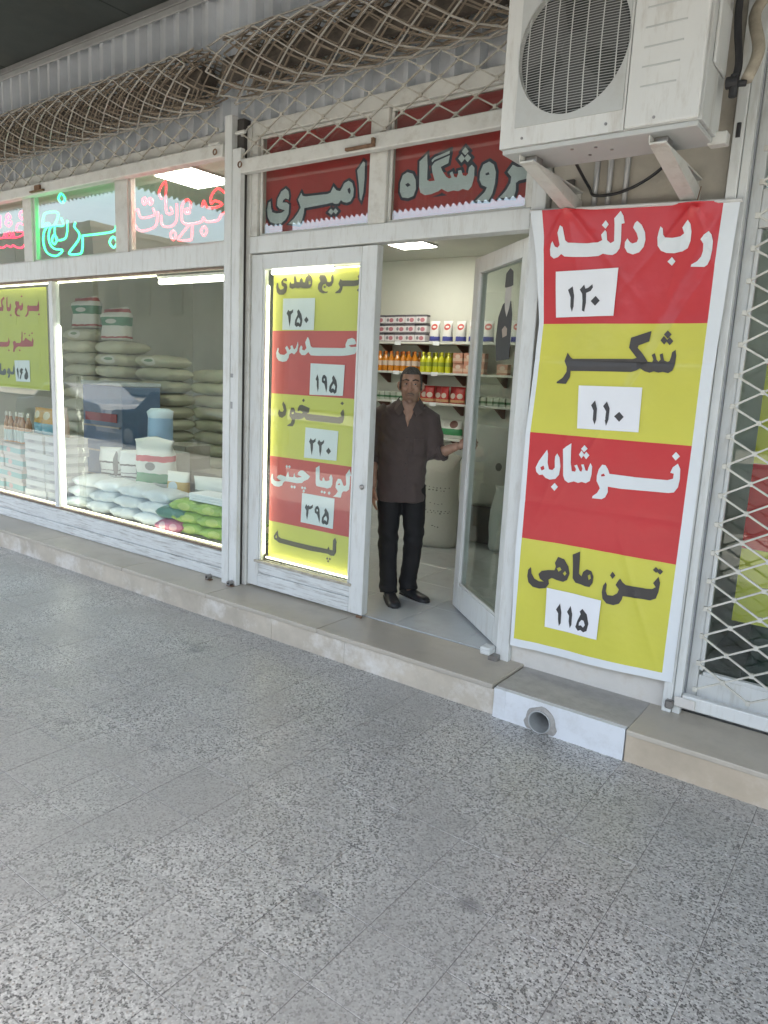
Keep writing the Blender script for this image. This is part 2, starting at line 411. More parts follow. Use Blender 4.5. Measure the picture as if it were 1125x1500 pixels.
TEXT = {
 'banner_white': [
  [[-906,2527,-892,2510,-882,2481,-880,2441,-884,2401,-894,2377,-907,2368,-969,2373,-967,2383,-942,2396,-926,2416,-921,2440,-923,2472,-938,2493,-924,2512]],
  [[-1000,2580,-987,2561,-980,2528,-980,2488,-990,2456,-1013,2443,-1050,2438,-1088,2442,-1115,2454,-1132,2477,-1138,2515,-1135,2540,-1129,2566,-1117,2555,-1112,2526,-1100,2512,-1066,2508,-1029,2511,-1011,2522,-1023,2549,-1011,2567]],
  [[-1060,2422,-1041,2401,-1056,2382,-1079,2402]],
  [[-1243,2600,-1219,2579,-1200,2544,-1194,2510,-1199,2477,-1218,2453,-1248,2444,-1276,2455,-1291,2479,-1292,2504,-1282,2521,-1268,2503,-1256,2496,-1235,2501,-1230,2517,-1240,2543,-1260,2570,-1254,2590]],
  [[-1329,2653,-1313,2629,-1303,2594,-1318,2591,-1312,2510,-1315,2476,-1329,2455,-1348,2446,-1371,2449,-1395,2455,-1418,2445,-1479,2444,-1547,2446,-1592,2450,-1610,2463,-1626,2448,-1648,2442,-1668,2457,-1673,2489,-1669,2516,-1662,2529,-1647,2501,-1631,2495,-1622,2508,-1638,2568,-1627,2604,-1613,2594,-1595,2529,-1579,2517,-1486,2510,-1429,2511,-1407,2521,-1416,2547,-1398,2568,-1389,2558,-1382,2519,-1363,2503,-1346,2512,-1352,2590,-1357,2620]],
  [[-1400,2615,-1382,2594,-1396,2574,-1417,2593]],
  [[-936,1504,-915,1484,-933,1462,-952,1482]],
  [[-921,1448,-907,1423,-903,1374,-907,1333,-923,1305,-949,1299,-1055,1296,-1183,1291,-1250,1294,-1247,1266,-1259,1236,-1277,1224,-1329,1222,-1327,1234,-1304,1254,-1292,1279,-1299,1293,-1313,1315,-1314,1344,-1307,1378,-1291,1404,-1273,1403,-1258,1384,-1248,1361,-1116,1359,-1008,1361,-960,1362,-935,1372,-934,1397,-951,1400,-942,1428],[-1293,1351,-1278,1359,-1269,1347,-1289,1342]],
  [[-1396,1496,-1376,1479,-1394,1458,-1413,1474]],
  [[-1410,1466,-1391,1446,-1406,1425,-1422,1443]],
  [[-1382,1463,-1363,1446,-1379,1423,-1396,1441]],
  [[-1354,1406,-1343,1389,-1343,1345,-1349,1311,-1370,1297,-1393,1301,-1413,1293,-1438,1298,-1468,1287,-1490,1299,-1500,1322,-1511,1463,-1495,1479,-1468,1499,-1467,1463,-1463,1395,-1454,1352,-1434,1351,-1430,1364,-1442,1383,-1427,1389,-1409,1357,-1399,1355,-1395,1371,-1404,1392,-1390,1395,-1377,1364,-1366,1362,-1362,1382]],
  [[-1542,1438,-1526,1418,-1519,1369,-1523,1324,-1542,1299,-1573,1292,-1600,1299,-1617,1314,-1636,1310,-1654,1325,-1660,1349,-1645,1386,-1622,1423,-1603,1452,-1596,1431,-1594,1381,-1583,1347,-1562,1345,-1548,1361,-1553,1395,-1553,1420],[-1634,1352,-1616,1364,-1609,1345,-1625,1336]],
  [[-1544,1277,-1524,1258,-1542,1233,-1563,1253]],
 ],
 'banner_dark': [
  [[-1040,2082,-1020,2063,-1036,2043,-1056,2063]],
  [[-1055,2056,-1035,2035,-1050,2015,-1069,2035]],
  [[-1028,2051,-1009,2032,-1024,2012,-1042,2032]],
  [[-994,1992,-988,1963,-990,1920,-997,1893,-1015,1880,-1041,1885,-1063,1881,-1085,1886,-1106,1879,-1129,1885,-1153,1899,-1170,1888,-1196,1880,-1508,1875,-1509,1844,-1529,1807,-1585,1808,-1584,1816,-1552,1838,-1532,1869,-1533,1895,-1550,1925,-1535,1968,-1515,1944,-1502,1937,-1194,1944,-1178,1950,-1218,1998,-1214,2047,-1120,2080,-1125,2030,-1174,2010,-1177,1998,-1152,1972,-1119,1932,-1099,1930,-1094,1943,-1103,1965,-1089,1974,-1078,1943,-1069,1933,-1059,1944,-1066,1968,-1052,1974,-1042,1940,-1025,1934,-1016,1938,-1011,1958,-1009,1979]],
  [[-965,919,-948,907,-960,889,-978,901]],
  [[-945,915,-927,902,-940,883,-956,896]],
  [[-946,872,-935,841,-938,793,-947,757,-973,742,-1009,741,-1112,734,-1115,715,-1126,691,-1154,677,-1193,678,-1217,698,-1225,731,-1222,767,-1210,789,-1203,776,-1204,741,-1193,723,-1164,726,-1142,744,-1136,765,-1156,786,-1144,813,-1136,824,-1122,807,-1104,796,-997,799,-970,803,-954,816,-969,834]],
  [[-1180,852,-1163,835,-1176,813,-1192,830]],
  [[-1405,902,-1366,926,-1361,804,-1345,792,-1339,818,-1319,837,-1293,832,-1279,805,-1280,770,-1294,744,-1319,743,-1345,748,-1376,750,-1394,772,-1399,847],[-1310,804,-1298,813,-1292,792,-1303,780]],
  [[-1486,875,-1450,868,-1423,832,-1413,793,-1424,755,-1445,741,-1481,744,-1510,751,-1528,737,-1523,714,-1540,686,-1577,676,-1616,679,-1643,700,-1652,735,-1649,773,-1634,791,-1628,756,-1609,728,-1581,718,-1554,721,-1577,734,-1587,759,-1570,781,-1533,792,-1499,797,-1493,819,-1500,838],[-1487,810,-1470,820,-1460,807,-1475,793],[-1450,788,-1439,803,-1430,790,-1439,776]],
 ],
 'c120_card': [
  [[-1630,2376,-1310,2384,-1312,2153,-1616,2147]],
 ],
 'c120_digits': [
  [[-1535,2301,-1524,2255,-1523,2201,-1530,2174,-1540,2201,-1542,2247,-1558,2284]],
  [[-1475,2308,-1467,2288,-1454,2291,-1432,2308,-1428,2293,-1438,2276,-1461,2267,-1458,2218,-1463,2174,-1476,2180,-1477,2227,-1482,2263,-1496,2284]],
  [[-1410,2251,-1387,2227,-1409,2203,-1434,2226]],
 ],
 'c110_card': [
  [[-1453,1802,-1130,1806,-1122,1585,-1443,1580]],
 ],
 'c110_digits': [
  [[-1358,1730,-1344,1689,-1343,1633,-1350,1606,-1361,1631,-1362,1678,-1377,1705]],
  [[-1297,1728,-1280,1693,-1278,1637,-1288,1605,-1297,1631,-1297,1678,-1314,1704]],
  [[-1228,1680,-1203,1656,-1224,1630,-1252,1656]],
 ],
 'c115_card': [
  [[-1532,691,-1221,687,-1221,470,-1526,465]],
 ],
 'c115_digits': [
  [[-1447,619,-1435,571,-1433,509,-1442,491,-1450,526,-1453,562,-1467,580]],
  [[-1387,618,-1373,575,-1371,513,-1379,494,-1389,530,-1390,561,-1404,580]],
  [[-1317,619,-1289,595,-1274,547,-1280,505,-1299,492,-1315,501,-1330,492,-1347,509,-1339,547,-1324,587,-1331,601],[-1316,558,-1303,556,-1293,534,-1302,518,-1316,527,-1328,522,-1328,539]],
 ],
 'sign_amiri': [
  [[-3058,3130,-3045,3120,-3042,3027,-3048,2941,-3062,2893,-3076,2914,-3087,2996,-3105,3081,-3081,3103]],
  [[-3171,3027,-3141,3009,-3126,2970,-3129,2927,-3150,2900,-3180,2894,-3211,2902,-3230,2915,-3251,2896,-3282,2896,-3304,2907,-3345,2903,-3550,2895,-3554,2861,-3569,2815,-3590,2794,-3693,2806,-3642,2837,-3604,2873,-3583,2902,-3610,2955,-3581,2995,-3569,2975,-3541,2968,-3348,2964,-3322,2969,-3298,3005,-3271,2978,-3240,2971,-3225,2988,-3206,3016],[-3179,2976,-3159,2985,-3151,2962,-3157,2944,-3173,2957]],
  [[-3312,2870,-3288,2849,-3308,2832,-3338,2850]],
  [[-3275,2868,-3251,2848,-3271,2831,-3295,2852]],
  [[-3729,3038,-3702,3019,-3693,2987,-3698,2964,-3727,2975,-3749,2965,-3755,2950,-3714,2946,-3691,2928,-3695,2873,-3722,2836,-3762,2815,-3821,2816,-3869,2832,-3896,2867,-3904,2916,-3890,2963,-3872,2969,-3865,2928,-3853,2895,-3811,2883,-3764,2883,-3730,2896,-3783,2913,-3807,2935,-3802,2978,-3769,3022]],
 ],
 'sign_shop': [
  [[-2714,3024,-2674,3011,-2650,2974,-2644,2922,-2660,2884,-2698,2874,-2744,2884,-2763,2917,-2763,2969,-2746,3011],[-2726,2955,-2704,2963,-2684,2947,-2708,2939]],
  [[-2577,3109,-2569,3041,-2567,2965,-2550,2954,-2513,2954,-2533,3003,-2540,3037,-2520,3058,-2418,3082,-2425,3040,-2476,3025,-2464,3003,-2435,2967,-2414,2954,-2398,2958,-2411,2984,-2394,2991,-2378,2960,-2362,2954,-2354,2974,-2355,2990,-2335,2992,-2322,2962,-2302,2955,-2288,2966,-2285,2998,-2266,3012,-2248,2994,-2246,2945,-2257,2897,-2280,2875,-2317,2887,-2346,2878,-2378,2885,-2419,2881,-2462,2903,-2482,2892,-2535,2880,-2578,2879,-2611,2897,-2622,2928,-2629,3074]],
  [[-2543,3071,-2522,3085,-2420,3107,-2421,3091,-2521,3070,-2539,3058]],
  [[-2317,3112,-2292,3087,-2314,3068,-2339,3091]],
  [[-2339,3078,-2314,3051,-2336,3031,-2360,3057]],
  [[-2299,3073,-2274,3050,-2295,3028,-2319,3053]],
  [[-2155,3015,-2124,2995,-2108,2953,-2109,2897,-2121,2843,-2142,2808,-2231,2811,-2203,2830,-2170,2856,-2158,2879,-2193,2895,-2210,2925,-2209,2965,-2192,3003],[-2175,2953,-2155,2960,-2146,2946,-2168,2943]],
  [[-2006,2980,-1977,2965,-1913,2955,-1859,2955,-1871,2987,-1861,3024,-1831,3031,-1803,3012,-1791,2969,-1794,2916,-1828,2897,-1908,2899,-1962,2893,-1979,2883,-1976,2843,-1986,2809,-2076,2814,-2036,2850,-2012,2887,-2010,2918,-2035,2945],[-1845,2995,-1828,3000,-1820,2980,-1837,2975]],
  [[-1854,3091,-1830,3067,-1850,3049,-1875,3073]],
 ],
 'door_dark': [
  [[-3058,2458,-3051,2427,-3057,2397,-3077,2378,-3113,2375,-3204,2377,-3207,2359,-3222,2335,-3269,2334,-3265,2342,-3240,2354,-3228,2372,-3242,2395,-3227,2425,-3210,2415,-3111,2411,-3082,2412,-3071,2419,-3082,2435]],
  [[-3070,2360,-3058,2349,-3070,2339,-3085,2349]],
  [[-3296,2462,-3286,2437,-3287,2406,-3301,2384,-3326,2377,-3348,2386,-3353,2399,-3374,2396,-3386,2378,-3381,2358,-3355,2348,-3331,2349,-3337,2339,-3376,2336,-3407,2347,-3424,2369,-3420,2398,-3401,2416,-3415,2442,-3407,2460,-3360,2455,-3346,2430,-3340,2411,-3319,2407,-3306,2416,-3309,2441]],
  [[-3361,2389,-3349,2378,-3362,2369,-3374,2379]],
  [[-3514,2475,-3486,2454,-3474,2425,-3478,2393,-3496,2376,-3532,2375,-3559,2376,-3582,2381,-3605,2377,-3633,2382,-3660,2375,-3688,2384,-3689,2404,-3680,2426,-3670,2410,-3652,2409,-3643,2415,-3652,2451,-3636,2473,-3626,2450,-3620,2421,-3593,2417,-3589,2436,-3576,2448,-3566,2435,-3561,2416,-3543,2415,-3535,2447,-3522,2459],[-3512,2420,-3494,2423,-3489,2403,-3506,2399]],
  [[-3575,2480,-3563,2470,-3575,2461,-3587,2471]],
  [[-3310,2489,-3299,2478,-3309,2470,-3320,2480]],
  [[-3718,2454,-3710,2431,-3722,2428,-3746,2435,-3750,2422,-3717,2411,-3709,2388,-3717,2356,-3743,2338,-3786,2339,-3810,2358,-3818,2392,-3810,2421,-3798,2418,-3794,2391,-3777,2374,-3749,2376,-3740,2389,-3764,2403,-3769,2426,-3751,2449]],
  [[-3171,1624,-3156,1611,-3170,1598,-3188,1610]],
  [[-3160,1573,-3150,1548,-3151,1508,-3160,1482,-3185,1472,-3317,1473,-3461,1473,-3498,1477,-3513,1493,-3535,1482,-3568,1474,-3601,1474,-3605,1449,-3623,1421,-3677,1419,-3676,1426,-3643,1443,-3634,1468,-3659,1494,-3655,1525,-3642,1554,-3618,1555,-3605,1539,-3601,1522,-3541,1519,-3528,1527,-3556,1538,-3579,1530,-3580,1551,-3562,1576,-3539,1580,-3465,1561,-3472,1527,-3490,1520,-3319,1517,-3205,1515,-3175,1523,-3185,1546],[-3638,1516,-3622,1524,-3615,1513,-3632,1507]],
  [[-3527,1624,-3512,1613,-3526,1598,-3540,1611]],
  [[-3724,1594,-3699,1568,-3689,1530,-3697,1495,-3730,1474,-3760,1480,-3773,1504,-3762,1536,-3748,1519,-3727,1517,-3716,1532,-3733,1573]],
  [[-3190,674,-3173,642,-3179,633,-3177,571,-3195,541,-3226,537,-3254,545,-3415,538,-3568,540,-3737,544,-3763,557,-3785,562,-3791,584,-3774,609,-3750,637,-3741,592,-3718,581,-3570,577,-3417,576,-3260,579,-3247,601,-3237,578,-3210,579,-3209,653],[-3774,583,-3761,598,-3755,578,-3768,572]],
  [[-3257,521,-3246,512,-3256,499,-3268,508]],
  [[-3233,522,-3222,513,-3232,501,-3243,509]],
  [[-3247,501,-3236,494,-3246,482,-3258,490]],
 ],
 'c250_card': [
  [[-3742,2311,-3441,2308,-3445,2095,-3745,2096]],
 ],
 'c250_digits': [
  [[-3688,2233,-3673,2223,-3660,2226,-3641,2237,-3642,2216,-3663,2199,-3664,2163,-3672,2115,-3682,2156,-3689,2190,-3704,2210]],
  [[-3589,2236,-3562,2201,-3551,2162,-3559,2123,-3572,2113,-3588,2123,-3605,2115,-3624,2130,-3620,2163,-3598,2199,-3604,2222],[-3587,2182,-3571,2159,-3575,2137,-3591,2149,-3604,2144,-3602,2162]],
  [[-3514,2186,-3494,2162,-3514,2141,-3536,2163]],
 ],
 'door_white': [
  [[-3108,2044,-3083,2035,-3071,2007,-3090,2001,-3114,2000,-3135,1994,-3114,1985,-3068,1988,-3066,1966,-3076,1941,-3132,1931,-3182,1926,-3407,1922,-3470,1924,-3493,1947,-3506,1936,-3524,1924,-3556,1925,-3578,1945,-3576,1972,-3563,1992,-3549,1979,-3553,1962,-3530,1956,-3512,1973,-3526,2012,-3502,2049,-3487,2029,-3472,1986,-3454,1977,-3184,1977,-3159,1981,-3162,2003,-3145,2035]],
  [[-3594,2018,-3589,1992,-3599,1951,-3626,1927,-3650,1937,-3675,1927,-3680,1903,-3700,1879,-3738,1873,-3777,1880,-3799,1904,-3805,1934,-3789,1972,-3779,1966,-3783,1942,-3764,1925,-3725,1922,-3697,1936,-3702,1953,-3717,1970,-3699,1987,-3682,1967,-3674,1957,-3660,1967,-3665,1984,-3647,1991,-3635,1968,-3623,1961,-3609,1978]],
  [[-3085,1170,-3068,1127,-3078,1122,-3078,1072,-3082,1031,-3103,1014,-3133,1011,-3145,996,-3153,964,-3225,962,-3197,982,-3181,1005,-3204,1029,-3201,1064,-3185,1093,-3159,1093,-3145,1074,-3135,1052,-3118,1050,-3110,1062,-3117,1128],[-3185,1054,-3170,1064,-3161,1054,-3178,1048]],
  [[-3357,1166,-3353,1121,-3353,1073,-3344,1060,-3326,1062,-3325,1080,-3313,1088,-3303,1065,-3285,1064,-3259,1074,-3264,1094,-3248,1116,-3233,1091,-3234,1046,-3248,1023,-3279,1012,-3310,1015,-3342,1015,-3379,1018,-3388,1034,-3391,1145]],
  [[-3327,994,-3315,984,-3326,971,-3340,981]],
  [[-3303,993,-3290,983,-3302,969,-3315,979]],
  [[-3260,995,-3246,984,-3259,969,-3274,981]],
  [[-3536,1111,-3512,1114,-3444,1080,-3459,1057,-3500,1038,-3518,1022,-3566,1014,-3614,1015,-3652,1016,-3687,1015,-3706,1001,-3715,979,-3749,966,-3794,966,-3825,984,-3833,1020,-3822,1057,-3810,1051,-3809,1022,-3791,1006,-3751,1005,-3726,1016,-3756,1021,-3771,1034,-3757,1050,-3732,1057,-3678,1049,-3669,1071,-3657,1091,-3646,1052,-3605,1054,-3597,1087,-3586,1059,-3567,1055,-3520,1067,-3563,1076,-3559,1095]],
  [[-3673,1139,-3660,1126,-3672,1112,-3685,1124]],
  [[-3647,1138,-3632,1127,-3646,1113,-3659,1125]],
  [[-3618,995,-3603,984,-3617,970,-3630,981]],
  [[-3591,996,-3577,985,-3590,970,-3604,983]],
  [[-3515,999,-3501,990,-3514,976,-3527,987]],
  [[-3489,1000,-3476,989,-3488,976,-3502,987]],
  [[-3501,978,-3486,967,-3499,953,-3512,964]],
 ],
 'c195_card': [
  [[-3465,1870,-3158,1866,-3165,1661,-3468,1654]],
 ],
 'c195_digits': [
  [[-3397,1798,-3384,1764,-3382,1705,-3389,1675,-3400,1717,-3402,1751,-3413,1763]],
  [[-3331,1796,-3313,1780,-3307,1748,-3305,1708,-3312,1675,-3327,1721,-3332,1734,-3355,1746,-3356,1772,-3346,1792],[-3340,1769,-3330,1772,-3327,1757,-3338,1756]],
  [[-3251,1796,-3225,1761,-3216,1725,-3221,1683,-3238,1671,-3251,1681,-3268,1674,-3288,1689,-3284,1723,-3259,1759,-3265,1779],[-3248,1740,-3233,1721,-3237,1697,-3253,1709,-3267,1702,-3264,1720]],
 ],
 'c220_card': [
  [[-3496,1424,-3193,1421,-3201,1216,-3503,1208]],
 ],
 'c220_digits': [
  [[-3443,1352,-3428,1339,-3415,1340,-3395,1356,-3396,1332,-3418,1316,-3418,1278,-3428,1231,-3440,1276,-3443,1307,-3457,1326]],
  [[-3365,1348,-3349,1334,-3336,1335,-3316,1352,-3318,1329,-3338,1310,-3339,1272,-3349,1229,-3359,1270,-3361,1304,-3378,1323]],
  [[-3274,1301,-3251,1277,-3273,1253,-3297,1275]],
 ],
 'c395_card': [
  [[-3511,952,-3205,951,-3211,733,-3517,736]],
 ],
 'c395_digits': [
  [[-3466,878,-3456,863,-3442,872,-3432,863,-3421,868,-3402,882,-3404,857,-3427,843,-3441,841,-3444,808,-3454,760,-3465,798,-3464,830,-3479,849]],
  [[-3354,879,-3340,859,-3335,817,-3332,783,-3336,757,-3351,794,-3361,817,-3382,825,-3385,849,-3374,871],[-3367,850,-3356,854,-3353,839,-3365,837]],
  [[-3280,874,-3253,840,-3247,803,-3254,763,-3269,752,-3286,760,-3302,752,-3316,768,-3313,800,-3289,838,-3294,858],[-3277,819,-3265,800,-3269,777,-3285,788,-3297,780,-3295,801]],
 ],
 'left_red': [
  [[-7005,2374,-6998,2327,-7007,2276,-7040,2273,-7197,2277,-7199,2249,-7238,2224,-7277,2224,-7236,2250,-7219,2279,-7223,2316,-7200,2338,-7186,2326,-7036,2324,-7021,2349]],
  [[-7308,2362,-7296,2325,-7314,2288,-7351,2281,-7372,2304,-7395,2297,-7427,2267,-7414,2245,-7359,2236,-7371,2225,-7430,2230,-7466,2260,-7459,2305,-7430,2323,-7450,2350,-7441,2376,-7374,2371,-7369,2334,-7332,2333,-7323,2355]],
  [[-7317,2430,-7297,2419,-7319,2409,-7340,2420]],
  [[-7010,2254,-6992,2243,-7012,2231,-7031,2243]],
  [[-7596,2425,-7598,2323,-7567,2318,-7557,2345,-7533,2359,-7529,2321,-7547,2284,-7594,2279,-7619,2289,-7625,2361,-7613,2414]],
  [[-7542,2254,-7524,2241,-7545,2227,-7563,2241]],
  [[-7666,2426,-7652,2403,-7693,2389,-7703,2363,-7682,2332,-7694,2286,-7854,2281,-7850,2319,-7722,2325,-7734,2371,-7723,2401]],
  [[-7345,2083,-7328,2071,-7335,1989,-7307,1996,-7276,2023,-7233,2004,-7162,1983,-7144,2027,-7126,1990,-7140,1938,-7209,1934,-7357,1932,-7417,1935,-7448,1927,-7480,1911,-7502,1880,-7532,1879,-7516,1933,-7528,1979,-7481,1991,-7460,1968,-7384,1969,-7360,1988]],
  [[-7284,2070,-7267,2060,-7285,2051,-7302,2060]],
  [[-7200,2054,-7183,2044,-7201,2034,-7218,2044]],
  [[-7147,2076,-7130,2064,-7149,2055,-7167,2064]],
  [[-7397,1908,-7378,1897,-7399,1885,-7417,1897]],
  [[-7609,2025,-7586,1979,-7604,1940,-7649,1928,-7888,1927,-7883,1976,-7644,1976,-7620,1986]],
  [[-7612,1905,-7594,1894,-7614,1881,-7631,1893]],
 ],
 'left_dark': [
  [[-7524,1756,-7512,1710,-7522,1655,-7579,1649,-7610,1656,-7613,1628,-7654,1607,-7660,1627,-7639,1647,-7672,1665,-7661,1697,-7633,1718,-7606,1707,-7592,1680,-7553,1681,-7539,1724]],
  [[-7708,1708,-7683,1681,-7699,1645,-7746,1638,-7802,1642,-7850,1652,-7839,1763,-7783,1757,-7785,1686,-7759,1678,-7741,1699]],
 ],
 'c165_card': [
  [[-7505,1795,-7212,1802,-7213,1589,-7489,1586]],
 ],
 'c165_digits': [
  [[-7442,1727,-7427,1689,-7433,1608,-7449,1642,-7467,1703]],
  [[-7359,1722,-7333,1707,-7359,1689,-7343,1680,-7369,1656,-7394,1607,-7413,1620,-7386,1667,-7407,1690,-7390,1713]],
  [[-7284,1732,-7248,1680,-7244,1634,-7271,1609,-7315,1616,-7320,1647,-7287,1686,-7303,1708]],
 ],
}
NEON = {
 'green': [
  [-6573,3302,-6513,3254,-6560,3221,-6621,3265,-6573,3302],
  [-6655,3150,-6822,3160,-6881,3136,-6907,3036,-6847,3065,-6782,3055,-6870,3009,-6904,2933,-6881,2843,-6809,2789,-6697,2768,-6612,2788,-6583,2815,-6712,2832,-6784,2876,-6808,2946,-6775,3021,-6699,3044,-6639,3106,-6655,3150],
  [-6488,3065,-6493,2971,-6523,2916,-6596,2902,-6670,2912,-6703,2977,-6690,3033,-6653,3031,-6553,3027,-6585,3092],
  [-6713,2958,-6669,2917,-6709,2871,-6754,2908,-6713,2958],
  [-6357,3035,-6376,3000,-6309,2948,-6302,2901,-6366,2849,-6458,2793,-6459,2769,-6292,2765,-6255,2814,-6250,2907],
  [-6250,2916,-6006,2912,-5780,2918,-5744,2959],
  [-5789,2874,-5735,2826,-5784,2785,-5842,2833,-5789,2874],
 ],
 'red_dry': [
  [-7181,3052,-7309,3107,-7372,3087,-7387,3037,-7315,3034,-7246,3002,-7371,2980,-7581,2990,-7799,2999],
  [-7433,2990,-7450,3032,-7485,2991,-7513,3036,-7555,3039,-7576,2998,-7609,3038,-7645,2996],
  [-7188,2962,-7265,2887,-7338,2879,-7419,2896,-7460,2914,-7504,2897,-7588,2917,-7654,2901,-7807,2916],
  [-7269,3214,-7228,3175,-7275,3140,-7317,3183,-7269,3214],
  [-7529,3212,-7490,3178,-7534,3156,-7574,3185,-7529,3212],
  [-7534,3156,-7473,3125,-7529,3094,-7590,3130,-7534,3156],
  [-7779,3202,-7691,3205,-7702,3092],
 ],
 'red_beans': [
  [-4382,3084,-4424,3112,-4462,3123,-4505,3103,-4537,3065,-4532,3023,-4488,3040,-4407,3008,-4488,2992,-4575,3000,-4598,3030,-4618,3052,-4637,3009],
  [-4380,2948,-4422,2931,-4454,2899,-4542,2896,-4592,2903,-4620,2930,-4642,2904,-4756,2895,-4825,2901,-4872,2926,-4878,2984,-4872,3041,-4836,3074,-4802,3077,-4767,3049,-4779,3011],
  [-5075,3104,-5073,3241,-5160,3171,-5124,3116],
  [-4614,2867,-4580,2832,-4613,2799,-4647,2834,-4614,2867],
  [-4750,2895,-4756,2802,-4779,2779,-4920,2788,-4884,2826,-4790,2891],
  [-4986,2863,-4950,2831,-4980,2792,-5016,2832,-4986,2863],
  [-4813,3011,-4779,2983,-4825,2980,-4837,3002,-4813,3011],
  [-4937,3062,-4937,2953,-4979,2906,-5064,2898,-5126,2925,-5131,2992],
  [-5015,3040,-4991,2998,-5063,3004,-5075,3104],
  [-5237,3053,-5225,3000,-5391,2995,-5430,3048,-5442,3064,-5496,3038,-5484,2953,-5407,2894,-5264,2898,-5194,2930,-5174,3025],
  [-5376,3126,-5343,3145,-5318,3116,-5348,3093,-5376,3126],
  [-5299,3118,-5267,3134,-5242,3109,-5270,3086,-5299,3118],
 ],
}

# ------------------------------------------------------------------ ground, pavement, street
ground = struct(bx('ground', (-260, 260, -260, 260, -.6, -.30), M('far_ground', (.26, .24, .21), .9, var=.15, vs=.3, space='World'), None, 0))
street = struct(bx('street', (-120, 120, -18, -6.2, -.28, -.12), M('asphalt', (.055, .055, .056), .85, var=.2, vs=2, bump=.3, bs=200, space='World'), None, 0))
far_walk = struct(bx('far_pavement', (-120, 120, -24, -18.01, -.28, .0), M('far_concrete', (.36, .34, .31), .8, var=.12, vs=1, space='World'), None, 0))
pavement = struct(bx('pavement', (-60, 30, -6.2, 1.2, -.26, -.0022), M('joint_mortar', (.25, .245, .235), .8, var=.15, vs=30, space='World', dirt=(.10, .10, .097), dscale=3, damt=1.0), None, 0))
kerb = struct(bx('street_kerb', (-60, 30, -6.42, -6.205, -.27, .01), M('kerb_concrete', (.34, .33, .31), .85, var=.15, vs=6, space='World'), None, .012))
TZ = terrazzo()
TS = .30
def project(p):
    q = RM @ (Vector(p) - Vector((0, -3.80, 1.785)))
    if q.z < .1: return None
    return (562.5 + 1064.02 * q.x / q.z, 750 + 1064.02 * q.y / q.z, q.z)
tm = MB().box(-.1486, .1486, -.1486, .1486, -.02, 0).mesh('tile', .0008)
tm.materials.append(TZ)
cells = []
X0, Y0 = -1.83, -2.665       # a joint crossing read off the photograph
rest = MB()
for i in range(-45, 26):
    for j in range(-12, 8):
        cx, cy = X0 + (i + .5) * TS, Y0 + (j + .5) * TS
        if cy - .15 > -.36: continue
        best = None
        for dx in (-.15, .15):
            for dy in (-.15, .15):
                q = project((cx + dx, cy + dy, 0))
                if q and -10 < q[0] < 1135 and -10 < q[1] < 1510: best = max(best or 0, 1 / q[2])
        cells.append((best or 0, cx, cy))
cells.sort(reverse=True)
seen = [c for c in cells if c[0] > 0]
for n_, (b, cx, cy) in enumerate(cells):
    dz = random.uniform(-.0006, .0004)
    tx, ty = random.uniform(-.0006, .0006), random.uniform(-.0006, .0006)
    if n_ < min(300, len(seen)):
        o = put('tile', tm, None, pavement, loc=(0, 0, 0))
        o.matrix_parent_inverse = wm(pavement).inverted()
        o.location = (cx, cy, dz); o.rotation_euler = (tx, ty, 0)
    else:
        rest.box(cx - .1487, cx + .1487, cy - .1487, cy + .1487, -.02, dz)
ro = rest.build('outer_tile', TZ, pavement); ro['kind'] = 'stuff'

# ------------------------------------------------------------------ the stone step along the shop front
step = struct(MB().box(-11.5, -1.45, -.366, .02, -.03, .145).box(-1.449, -1.295, -.12, .02, -.03, .145).box(-1.294, 4.0, -.366, .02, -.03, .145).build('step', CEMENT, None, 0))
edges = [-11.5, -10.2, -8.9, -7.75, -6.35, -5.05, -4.02, -2.94, -1.665]
for a, b in zip(edges[:-1], edges[1:]):
    bx('tread_slab', (a + .0015, b - .0015, -.402, .015, .15, .18), STONE, step, .005, 2)
edges = [-11.5, -9.6, -8.1, -6.6, -5.35, -4.55, -3.36, -2.72, -1.655]
for a, b in zip(edges[:-1], edges[1:]):
    bx('riser_slab', (a + .001, b - .001, -.386, -.366, -.005, .149), STONE2, step, .002)
